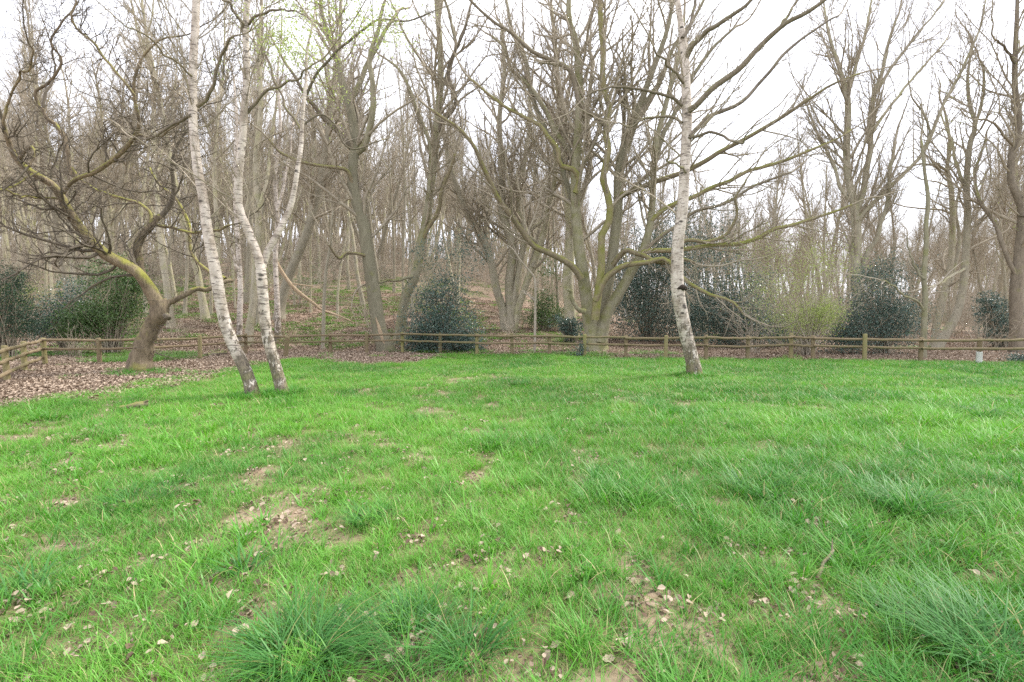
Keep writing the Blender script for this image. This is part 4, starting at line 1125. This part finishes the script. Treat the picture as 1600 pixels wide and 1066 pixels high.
KINDS_OF = ['single', 'fork', 'coppice', 'single', 'pole', 'coppice', 'pole', 'fork', 'single', 'pole', 'pole']
SAY = {'single': 'straight bare tree', 'fork': 'fork-crowned bare tree', 'coppice': 'three-stemmed bare tree', 'pole': 'thin bare pole-like tree'}
MARKS = [(40, 'the yew'), (150, 'the left hollies'), (235, 'the oak'), (330, 'the leaning birch'), (420, 'the forked birch'), (510, 'the broken hanging branch'), (590, 'the stout split-footed tree'), (690, 'the round holly'),
         (795, 'the clump of brown trunks'), (930, 'the many-stemmed tree'), (1070, 'the lone birch'), (1160, 'the blue-green holly'), (1260, 'the hawthorn'), (1370, 'the grey-green holly'), (1450, 'the straight pale young tree'), (1500, 'the bending trunk'), (1590, 'the right-edge trunk')]
def mark(px):
    return min(MARKS, key=lambda m: abs(m[0] - px))[1]
def plant_wood():
    rng = np.random.default_rng(7)
    placed = []
    def ok(x, y, dmin):
        return all((x - a) ** 2 + (y - b) ** 2 > dmin * dmin for a, b in placed)
    tries = 0
    while len(placed) < 300 and tries < 20000:
        tries += 1
        y = 24.5 + (rng.uniform() ** 0.8) * 52
        x = rng.uniform(-1.16, 1.2) * y
        px = 800 + F * x / y
        # thin the stand towards the right, where sky shows low between the trunks
        keep = 1.0 if px < 640 else (0.85 if px < 1150 else 1.0)
        if y < 30 and 690 < px < 900: keep *= 0.3
        if y < 27: keep *= 0.5
        if y < 48 and 760 < px < 1160: keep *= 0.45
        if rng.uniform() > keep or not ok(x, y, 1.25): continue
        placed.append((x, y))
        z = float(ground_z(x, y))
        k = int(rng.integers(0, len(VARS)))
        tr, li, cr, h = VARS[k]
        hs = 0.9 + 0.28 * rng.uniform()
        if px > 1150: hs *= 0.70 if 1400 < px < 1545 else 0.84
        elif px > 640: hs *= 0.95
        else: hs *= 1.12
        s = hs * rng.uniform(0.9, 1.08)
        far = 'close' if y < 36 else ('further back' if y < 54 else 'far back')
        where = 'on the hillside' if px < 640 else 'in the wood'
        lab = '%s %s, %s behind %s' % (SAY[KINDS_OF[k]], where, far, mark(px))
        grp = '%ss %s behind %s' % (SAY[KINDS_OF[k]], far, mark(px))
        o = thing('woodland_tree', lab, 'tree', (x, y, z), grp)
        w = rng.uniform(0.6, 0.95)
        o.scale = (s * w, s * w, s)
        o.rotation_euler = (rng.normal(0, 0.03), rng.normal(0, 0.03), rng.uniform(0, 6.28))
        link('trunk', tr, o)
        link('limbs', li, o)['kind'] = 'stuff'
        link('crown', cr, o)['kind'] = 'stuff'
    # understorey
    for i in range(100):
        y = 25 + rng.uniform() ** 0.9 * 28
        x = rng.uniform(-1.12, 1.15) * y
        px = 800 + F * x / y
        if y < 29 and 440 < px < 900: continue
        far = 'not far' if y < 34 else ('further back' if y < 44 else 'deep in the wood')
        k = int(rng.integers(0, 7))
        look = 'leafless twiggy' if k < 4 else ('fresh-leaved twiggy' if k == 4 else 'thin green-leaved')
        lab, grp = '%s shrub under the trees, %s behind %s' % (look, far, mark(px)), '%s shrubs %s behind %s' % (look, far, mark(px))
        bare_bush(k, x, y, rng.uniform(0.8, 1.4), rng.uniform(0, 6), lab, grp)
plant_wood()

def far_wood():
    """the depth of the wood, trunks and crowns that merge into one mass"""
    rng = np.random.default_rng(17)
    src, n_tree = [], 4
    for a, k in enumerate((0, 2, 4, 7)):
        tr, li, cr, h = VARS[k]
        src += [bpy.data.objects.new('far_piece_%02d' % (a * 2), tr), bpy.data.objects.new('far_piece_%02d' % (a * 2 + 1), cr)]
    for a in range(4):
        src.append(bpy.data.objects.new('far_piece_%02d' % (8 + a), BUSH[a][1]))
    n = 800
    y = rng.uniform(76, 130, n); x = rng.uniform(-1.2, 1.25, n) * y
    px = 800 + F * x / y
    keep = rng.uniform(0, 1, n) < np.where(px < 640, 1.0, np.where(px < 1150, 0.8, 0.65))
    x, y, px = x[keep], y[keep], px[keep]
    s = np.where(px < 640, 1.05, np.where(px < 1150, 0.95, 0.95)) * rng.uniform(0.85, 1.2, len(x))
    pts = np.repeat(np.stack([x, y, ground_z(x, y)], 1), 2, 0)
    sc = np.repeat(np.stack([s, s, s], 1), 2, 0)
    rot = np.repeat(np.stack([0 * s, 0 * s, rng.uniform(0, 6.28, len(x))], 1), 2, 0)
    idx = ((rng.integers(0, 4, len(x)) * 2)[:, None] + np.array([0, 1])[None]).ravel()
    m = 1500                                       # thicket between the far stems
    y = rng.uniform(58, 130, m); x = rng.uniform(-1.2, 1.25, m) * y
    y[:620] = rng.uniform(42, 68, 620); x[:620] = rng.uniform(-1.2, 0.4, 620) * y[:620]
    y[620:1000] = rng.uniform(44, 80, 380); x[620:1000] = rng.uniform(0.3, 1.22, 380) * y[620:1000]
    b = rng.uniform(1.8, 3.2, m) * np.where(y < 58, 0.62, 1.0)
    pts = np.vstack([pts, np.stack([x, y, ground_z(x, y)], 1)])
    sc = np.vstack([sc, np.stack([b, b, b], 1)])
    rot = np.vstack([rot, np.stack([0 * b, 0 * b, rng.uniform(0, 6.28, m)], 1)])
    idx = np.concatenate([idx, rng.integers(8, 12, m)])
    o = scatter('distant_woodland', pts, sc, rot, idx, np.zeros(len(pts)), src)
    tag(o, 'far depth of the bare wood where the trees merge into one mass', 'woodland', kind='stuff')
far_wood()

# ================================================================== GRASS AND LEAVES
def blades(rng, n, rad, hmin, hmax, width, lean, curl, nseg=3, dry=0.04):
    a = rng.uniform(0, 6.28, n); q = rad * np.sqrt(rng.uniform(0, 1, n))
    bx, by = q * np.cos(a), q * np.sin(a)
    az = rng.uniform(0, 6.28, n) if lean is None else a + rng.normal(0, 0.9, n)
    h = rng.uniform(hmin, hmax, n)
    ln = np.abs(rng.normal(0.35, 0.25, n)) if lean is None else rng.uniform(0.5, 1.0, n) * lean
    w = width * rng.uniform(0.6, 1.3, n)
    tt = np.linspace(0, 1, nseg + 1)
    dirx, diry = np.cos(az), np.sin(az)
    V = []
    for t in tt:
        out = h * (ln * t + curl * t * t * rng.uniform(0.6, 1.2, n))
        zz = h * (t - 0.35 * curl * t ** 3)
        cx, cy = bx + dirx * out, by + diry * out
        ww = w * (1 - 0.85 * t ** 1.6) * 0.5
        V.append(np.stack([cx - diry * ww, cy + dirx * ww, zz - 0.01], 1))
        V.append(np.stack([cx + diry * ww, cy - dirx * ww, zz - 0.01], 1))
    V = np.stack(V, 1)
    k = V.shape[1]
    off = (np.arange(n) * k)[:, None]
    Fq = np.vstack([np.hstack([off + 2 * s, off + 2 * s + 1, off + 2 * s + 3, off + 2 * s + 2]) for s in range(nseg)])
    d = (rng.uniform(0, 1, n) < dry).astype(float) * rng.uniform(0.5, 1, n)
    return V.reshape(-1, 3), Fq, np.repeat(d, k), np.repeat(rng.uniform(0, 1, n), k)

def tuft_obj(name, rng, *a, mat=None, **kw):
    V, Fq, d, t = blades(rng, *a, **kw)
    return bpy.data.objects.new(name, mesh_np(name, V, [Fq], mat, True, {'dry': d}))

def lawn():
    rng = np.random.default_rng(5)
    src = []
    for i in range(6):      # fine lawn tufts 0-5
        src.append(tuft_obj('lawn_tuft_%02d' % i, rng, 34, 0.10, 0.03, 0.125, 0.0046, None, 0.5, mat=M['grass'], dry=0.13))
    for i in range(4):      # broader, longer tufts 6-9
        src.append(tuft_obj('lawn_tuft_%02d' % (6 + i), rng, 22, 0.07, 0.10, 0.22, 0.0065, 0.7, 0.55, mat=M['grass'], dry=0.05))
    for i in range(3):      # wide strap leaves 10-12
        src.append(tuft_obj('lawn_tuft_%02d' % (10 + i), rng, 9, 0.04, 0.10, 0.20, 0.014, 0.6, 0.5, mat=M['grass'], dry=0.02))
    for i in range(4):      # wide patches for the far lawn 13-16
        src.append(tuft_obj('lawn_tuft_%02d' % (13 + i), rng, 190, 0.30, 0.04, 0.13, 0.008, None, 0.45, mat=M['grass'], nseg=2, dry=0.10))
    pts, sc, rot, idx, tint = [], [], [], [], []
    def band(y0, y1, dens, smin, smax, far=0):
        area = (y1 - y0) * (2.5 * y1 + 3)
        n = int(area * dens)
        y = rng.uniform(y0, y1, n); x = rng.uniform(-1.25 * y1 - 1.5, 1.25 * y1 + 1.5, n)
        m = np.abs(x) < 1.2 * y + 1.8
        x, y = x[m], y[m]
        g = grass_amount(x, y) * (1 - 0.86 * bare_amount(x, y) * (y < 13.5))
        m = rng.uniform(0, 1, len(x)) < np.maximum(g, 0.02 * (y < fence_y(x)))
        x, y = x[m], y[m]
        n = len(x)
        rank = fbm(x, y, 1.3, 21)                     # ranker growth here and there
        right = smooth(-3, 6, x)
        long = rng.uniform(0, 1, n) < (smooth(0.50, 0.75, rank + 0.10 * right) * 0.28 + 0.03) * np.where(y > 6, 0.5, 1.0)
        strap = rng.uniform(0, 1, n) < 0.015 + 0.18 * smooth(0.60, 0.72, fbm(x, y, 0.9, 33) + 0.12 * smooth(-6, -8, x) * (y > 7) * (y < 14) + 0.04 * right)
        if far: long = long & False; strap = strap & (rng.uniform(0, 1, n) < 0.5)
        k = np.where(strap, rng.integers(10, 13, n), np.where(long, rng.integers(6, 10, n), rng.integers(0, 6, n)))
        if far: k = np.where(k < 6, 13 + k % 4, k)
        s = rng.uniform(smin, smax, n) * (0.66 + 0.34 * rank + 0.12 * right)
        pts.append(np.stack([x, y, ground_z(x, y)], 1))
        sc.append(np.stack([s, s, s * rng.uniform(0.8, 1.15, n)], 1))
        rot.append(np.stack([rng.normal(0, 0.08, n), rng.normal(0, 0.08, n), rng.uniform(0, 6.28, n)], 1))
        idx.append(k)
        yel = fbm(x, y, 2.2, 41)
        tn = 0.46 + 0.16 * smooth(3, -3, x) + 1.5 * (yel - 0.5) + 0.8 * (fbm(x, y, 0.45, 61) - 0.5) - 0.22 * (long | strap) + rng.normal(0, 0.13, n)
        tint.append(np.clip(tn, 0, 1))
    band(0.9, 3.2, 330, 0.75, 1.15)
    band(3.2, 5.5, 240, 0.85, 1.25)
    band(5.5, 9.0, 150, 1.0, 1.5, 0)
    band(9.0, 14.0, 26, 0.9, 1.25, 1)
    band(14.0, 20.6, 17, 1.0, 1.4, 1)
    for (bx, by, br) in ((398, 623, 0.22), (445, 620, 0.2), (1086, 590, 0.24), (222, 586, 0.4)):      # longer, unmown grass round the feet of the lawn trees
        c = on_ground(bx, by); n = 70
        a = rng.uniform(0, 6.28, n); q = br * rng.uniform(0.75, 2.0, n)
        x, y = c[0] + q * np.cos(a), c[1] + 0.12 + q * np.sin(a)
        s = rng.uniform(0.7, 1.25, n)
        pts.append(np.stack([x, y, ground_z(x, y)], 1)); sc.append(np.stack([s, s, s], 1))
        rot.append(np.stack([0 * s, 0 * s, rng.uniform(0, 6.28, n)], 1)); idx.append(rng.integers(6, 13, n)); tint.append(rng.uniform(0, 0.5, n))
    o = scatter('lawn_grass', np.vstack(pts), np.vstack(sc), np.vstack(rot), np.concatenate(idx), np.concatenate(tint), src)
    tag(o, 'uneven bright green lawn grass in front of the fence', 'grass', kind='stuff')
    # patches of green under the trees
    src2 = [tuft_obj('cover_tuft_%02d' % i, rng, 30, 0.22, 0.06, 0.17, 0.016, 0.9, 0.6, mat=M['cover']) for i in range(4)]
    n = 26000
    y = 16 + rng.uniform(0, 1, n) ** 1.2 * 40; x = rng.uniform(-1.2, 1.2, n) * y
    g = fbm(x, y, 3.2, 51) + 0.12 * smooth(4, -8, x) + 0.05 * smooth(26, 34, y) - 0.10 * smooth(2, 8, x)
    path = (y < fence_y(x))
    g = np.where(path, fbm(x, y, 1.1, 55) - 0.14, g)
    m = (rng.uniform(0, 1, n) < smooth(0.57, 0.75, g)) & (grass_amount(x, y) < 0.6)
    x, y = x[m], y[m]; n = len(x)
    s = rng.uniform(0.8, 1.5, n)
    o = scatter('woodland_ground_cover', np.stack([x, y, ground_z(x, y)], 1), np.stack([s, s, s], 1),
                np.stack([0 * s, 0 * s, rng.uniform(0, 6.28, n)], 1), rng.integers(0, 4, n), rng.uniform(0, 1, n), src2)
    tag(o, 'patches of low green plants on the woodland floor', 'ground cover', kind='stuff')
lawn()

def dead_leaf_verts(rng, n, rad, size, lift=0.02):
    """curled dead leaves lying about: 6 vertices, 4 triangles each"""
    a = rng.uniform(0, 6.28, n); q = rad * np.sqrt(rng.uniform(0, 1, n))
    c = np.stack([q * np.cos(a), q * np.sin(a), rng.uniform(0.004, lift, n)], 1)
    az = rng.uniform(0, 6.28, n)
    tilt = rng.normal(0, 0.5, n)
    d = np.stack([np.cos(az) * np.cos(tilt), np.sin(az) * np.cos(tilt), np.sin(tilt)], 1)
    s = np.stack([-np.sin(az), np.cos(az), rng.normal(0, 0.3, n)], 1)
    up = np.array([0, 0, 1.0])
    L = (size * rng.uniform(0.6, 1.3, n))[:, None]
    cu = rng.uniform(-0.1, 0.45, n)[:, None]
    wd = L * rng.uniform(0.25, 0.42, n)[:, None]
    v = [c - d * L * 0.5, c - d * L * 0.1 + s * wd + up * L * cu, c + d * L * 0.3 + s * wd * 0.7 + up * L * cu,
         c + d * L * 0.5 + up * L * 0.1, c + d * L * 0.3 - s * wd * 0.7 + up * L * cu, c - d * L * 0.1 - s * wd + up * L * cu]
    V = np.stack(v, 1).reshape(-1, 3)
    i = (np.arange(n) * 6)[:, None]
    T = np.vstack([np.hstack([i, i + k, i + k + 1]) for k in (1, 2, 3, 4)])
    return V, T, np.repeat(rng.uniform(0, 1, n) ** 0.9, 6)

def litter():
    rng = np.random.default_rng(6)
    src = []
    for k in range(5):
        V, T, t = dead_leaf_verts(rng, 80, 0.36, 0.062, 0.03)
        src.append(bpy.data.objects.new('litter_%02d' % k, mesh_np('litter', V, [T], M['litter'], False, {'tint': t})))
    for k in range(4):
        V, T, t = dead_leaf_verts(rng, 5, 0.10, 0.042, 0.02)
        src.append(bpy.data.objects.new('litter_%02d' % (5 + k), mesh_np('litter', V, [T], M['litter'], False, {'tint': 0.85 * t ** 1.5})))
    n = 22000
    y = 8 + rng.uniform(0, 1, n) ** 0.9 * 34; x = rng.uniform(-1.2, 1.2, n) * y
    m = rng.uniform(0, 1, n) < (1 - grass_amount(x, y)) ** 1.5
    x, y = x[m], y[m]
    p1 = np.stack([x, y, ground_z(x, y)], 1); k1 = rng.integers(0, 5, len(x)); s1 = rng.uniform(0.8, 1.3, len(x))
    n = 22000
    y = 1.2 + rng.uniform(0, 1, n) ** 0.8 * 12; x = rng.uniform(-1.2, 1.2, n) * (y + 0.8)
    w = bare_amount(x, y) * 0.55 + 0.05 + 0.12 * smooth(0.5, 0.7, fbm(x, y, 0.8, 77)) * smooth(3, -1, x)
    m = rng.uniform(0, 1, n) < w * grass_amount(x, y)
    x, y = x[m], y[m]
    p2 = np.stack([x, y, ground_z(x, y) + rng.uniform(0.0, 0.03, len(x))], 1); k2 = rng.integers(5, 9, len(x)); s2 = rng.uniform(0.4, 1.05, len(x))
    P, K, S = np.vstack([p1, p2]), np.concatenate([k1, k2]), np.concatenate([s1, s2])
    o = scatter('fallen_leaves', P, np.stack([S, S, S], 1), np.stack([0 * S, 0 * S, rng.uniform(0, 6.28, len(S))], 1), K, 0 * S, src)
    tag(o, 'brown dead leaves carpeting the woodland floor, the path and worn lawn patches', 'leaves', kind='stuff')
litter()

def tussock(label, px, py, n, rad, hmin, hmax, width, seed, lean=0.8):
    rng = np.random.default_rng(seed)
    g = on_ground(px, py)
    V, Fq, d, t = blades(rng, n, rad, hmin, hmax, width, lean, 0.75, nseg=5, dry=0.03)
    o = link('grass_tussock', mesh_np('grass_tussock', V, [Fq], M['tussock'], True, {'dry': d, 'tint': t}))
    o.location = tuple(g)
    tag(o, label, 'grass')
tussock('largest arching grass tussock at the bottom edge, left of centre', 470, 1040, 420, 0.14, 0.14, 0.30, 0.0065, 401)
tussock('fine feathery grass tussock at the bottom, right of the largest arching tussock', 640, 1010, 520, 0.20, 0.12, 0.26, 0.0045, 402, 0.55)
tussock('small dark upright grass clump alone in the middle of the near lawn', 573, 818, 170, 0.09, 0.10, 0.20, 0.007, 403)
tussock('spiky grass clump right of the feathery tussock at the bottom', 735, 1030, 120, 0.09, 0.12, 0.24, 0.0075, 404)
tussock('dense grass tussock at the bottom right corner', 1570, 1040, 420, 0.22, 0.15, 0.33, 0.007, 405)
tussock('broad-bladed grass clump in the lawn towards the right edge', 1420, 800, 140, 0.16, 0.14, 0.30, 0.011, 406)
tussock('pale-tipped grass clump on the near lawn right of the stick', 1450, 1000, 200, 0.16, 0.12, 0.26, 0.006, 407)
tussock('dark grass clump in the far lawn in front of the fence centre', 815, 603, 140, 0.16, 0.10, 0.20, 0.014, 408)
tussock('spreading strap-leaved clump in the left near lawn', 378, 900, 26, 0.05, 0.14, 0.24, 0.012, 409)
tussock('soft wide grass tussock left in the middle distance', 215, 790, 260, 0.24, 0.10, 0.20, 0.006, 410)
tussock('leaning grass tussock in the lawn below the lone birch, to its right', 1180, 770, 240, 0.2, 0.12, 0.24, 0.0065, 411)
tussock('ragged strap-leaved clump at the left edge of the near lawn', 30, 930, 40, 0.12, 0.14, 0.26, 0.012, 412)
tussock('low dark grass clump far right in the lawn below the bending trunk', 1530, 650, 160, 0.25, 0.12, 0.24, 0.011, 413)

# single pale dead leaves lying where they can be picked out
def dead_leaves():
    rng = np.random.default_rng(9)
    meshes = []
    for k in range(6):
        # oak-like lobed outline, curled along the midrib
        L = 0.062; m = 7
        top, bot, mid = [], [], []
        for i in range(m):
            t = i / (m - 1)
            w = L * 0.36 * math.sin(math.pi * (0.08 + 0.86 * t)) * (1.0 if i % 2 else 0.68) * rng.uniform(0.85, 1.15)
            z = 0.014 + 0.012 * math.sin(3 * t + k)
            cz = z + w * rng.uniform(0.2, 0.7)
            top.append((L * (t - 0.5), w, cz)); bot.append((L * (t - 0.5), -w, z + w * rng.uniform(0.1, 0.6))); mid.append((L * (t - 0.5), 0, z))
        V = np.array(top + mid + bot)
        Q = [[i, i + 1, m + i + 1, m + i] for i in range(m - 1)] + [[m + i, m + i + 1, 2 * m + i + 1, 2 * m + i] for i in range(m - 1)]
        meshes.append(mesh_np('dead_leaf', V, [np.array(Q)], M['litter'], True, {'tint': np.full(len(V), 0.30 + 0.13 * k)}))
    spots = [(305, 938), (292, 950), (320, 910), (810, 905), (800, 895), (884, 945), (890, 935), (985, 990), (975, 1015), (960, 1045), (1000, 1045), (430, 860), (455, 845),
             (90, 935), (138, 983), (183, 1010), (605, 930), (700, 862), (715, 865), (775, 830), (895, 805), (970, 845), (285, 770), (310, 690), (225, 800), (240, 720), (340, 700),
             (1105, 962), (1435, 970), (1440, 1005), (660, 735), (690, 690), (735, 730), (385, 690), (150, 745), (60, 735), (830, 1050), (850, 1035), (870, 1020), (1030, 960), (1075, 900), (940, 960), (520, 720), (565, 700), (640, 800)]
    for i, (px, py) in enumerate(spots):
        g = on_ground(px + rng.normal(0, 4), py + rng.normal(0, 3))
        o = link('dead_leaf', meshes[i % 6])
        o.location = (g[0], g[1], g[2] + 0.014)
        s = rng.uniform(0.6, 1.0)
        o.scale = (s, s, s)
        o.rotation_euler = (rng.normal(0, 0.3), rng.normal(0, 0.3), rng.uniform(0, 6.28))
        near = min(((470, 1040, 'the largest arching tussock'), (640, 1000, 'the feathery tussock'), (573, 818, 'the small dark grass clump'), (378, 900, 'the spreading strap-leaved clump'), (215, 790, 'the soft wide tussock'),
                    (1290, 890, 'the broken stick'), (1450, 1000, 'the pale-tipped clump'), (30, 930, 'the left-edge clump'), (850, 950, 'the worn patch at bottom centre'), (980, 1020, 'the bottom edge right of centre'), (700, 710, 'the middle of the lawn'), (330, 690, 'the lawn below the birches')),
                   key=lambda q: (q[0] - px) ** 2 + (q[1] - py) ** 2)[2]
        shade = ('dark brown', 'brown', 'mid-brown', 'light brown', 'pale brown', 'palest tan')[i % 6]
        tag(o, 'single %s dead leaf lying in the grass by %s' % (shade, near), 'leaf', '%s dead leaves by %s' % (shade, near))
dead_leaves()

# broken stick, twig and rotten wood in the grass
def lying_stick(name, label, p0, p1, lift0, lift1, r0, r1, mat, seed, twigs=()):
    a, b = on_ground(*p0), on_ground(*p1)
    a = a + [0, 0, lift0]; b = b + [0, 0, lift1]
    rng = np.random.default_rng(seed)
    mid = (a + b) / 2 + rng.normal(0, 0.012, 3)
    C = resample(np.array([[*a, r0], [*mid, (r0 + r1) / 2], [*b, r1]]), 14)
    C[:, :3] -= a
    C = wobble(C, rng, 0.006)
    root = thing(name, label, 'stick', a)
    link('stem', tube_mesh('stem', [(C[None, :, :3], C[None, :, 3], 9)], mat, 0.09, seed), root)
    for (t, v, r) in twigs:
        o = C[int(t * 13), :3]
        Q = resample(np.array([[*o, r], [*(o + np.array(v) * 0.5 + rng.normal(0, 0.01, 3)), r * 0.8], [*(o + np.array(v)), r * 0.4]]), 8)
        link('side_twig', tube_mesh('side_twig', [(Q[None, :, :3], Q[None, :, 3], 6)], mat, 0.05, seed + 1), root)
lying_stick('broken_stick', 'short brown broken stick poking out of the near lawn at right', (1278, 908), (1300, 885), 0.02, 0.11, 0.011, 0.008, M['dark'], 1, [(0.95, (0.025, 0.04, 0.06), 0.006)])
lying_stick('forked_twig', 'thin forked twig standing up in the lawn right of the lone birch', (1294, 617), (1288, 612), 0.0, 0.13, 0.016, 0.012, M['dark'], 2,
            [(0.95, (-0.12, 0.02, 0.08), 0.009), (0.95, (0.10, 0.0, 0.06), 0.008)])
lying_stick('rotten_log', 'small dark rotten log lying in the lawn below the oak', (188, 642), (232, 639), 0.04, 0.09, 0.045, 0.06, M['mossy'], 3, [(0.8, (0.10, 0.02, 0.07), 0.03)])
lying_stick('brush_pile', 'dark heap of old wood on the leaves by the fence, left of the birches', (325, 557), (355, 555), 0.05, 0.10, 0.08, 0.06, M['dark'], 4, [(0.4, (-0.25, 0.05, 0.15), 0.03), (0.7, (0.2, 0.1, 0.16), 0.03)])
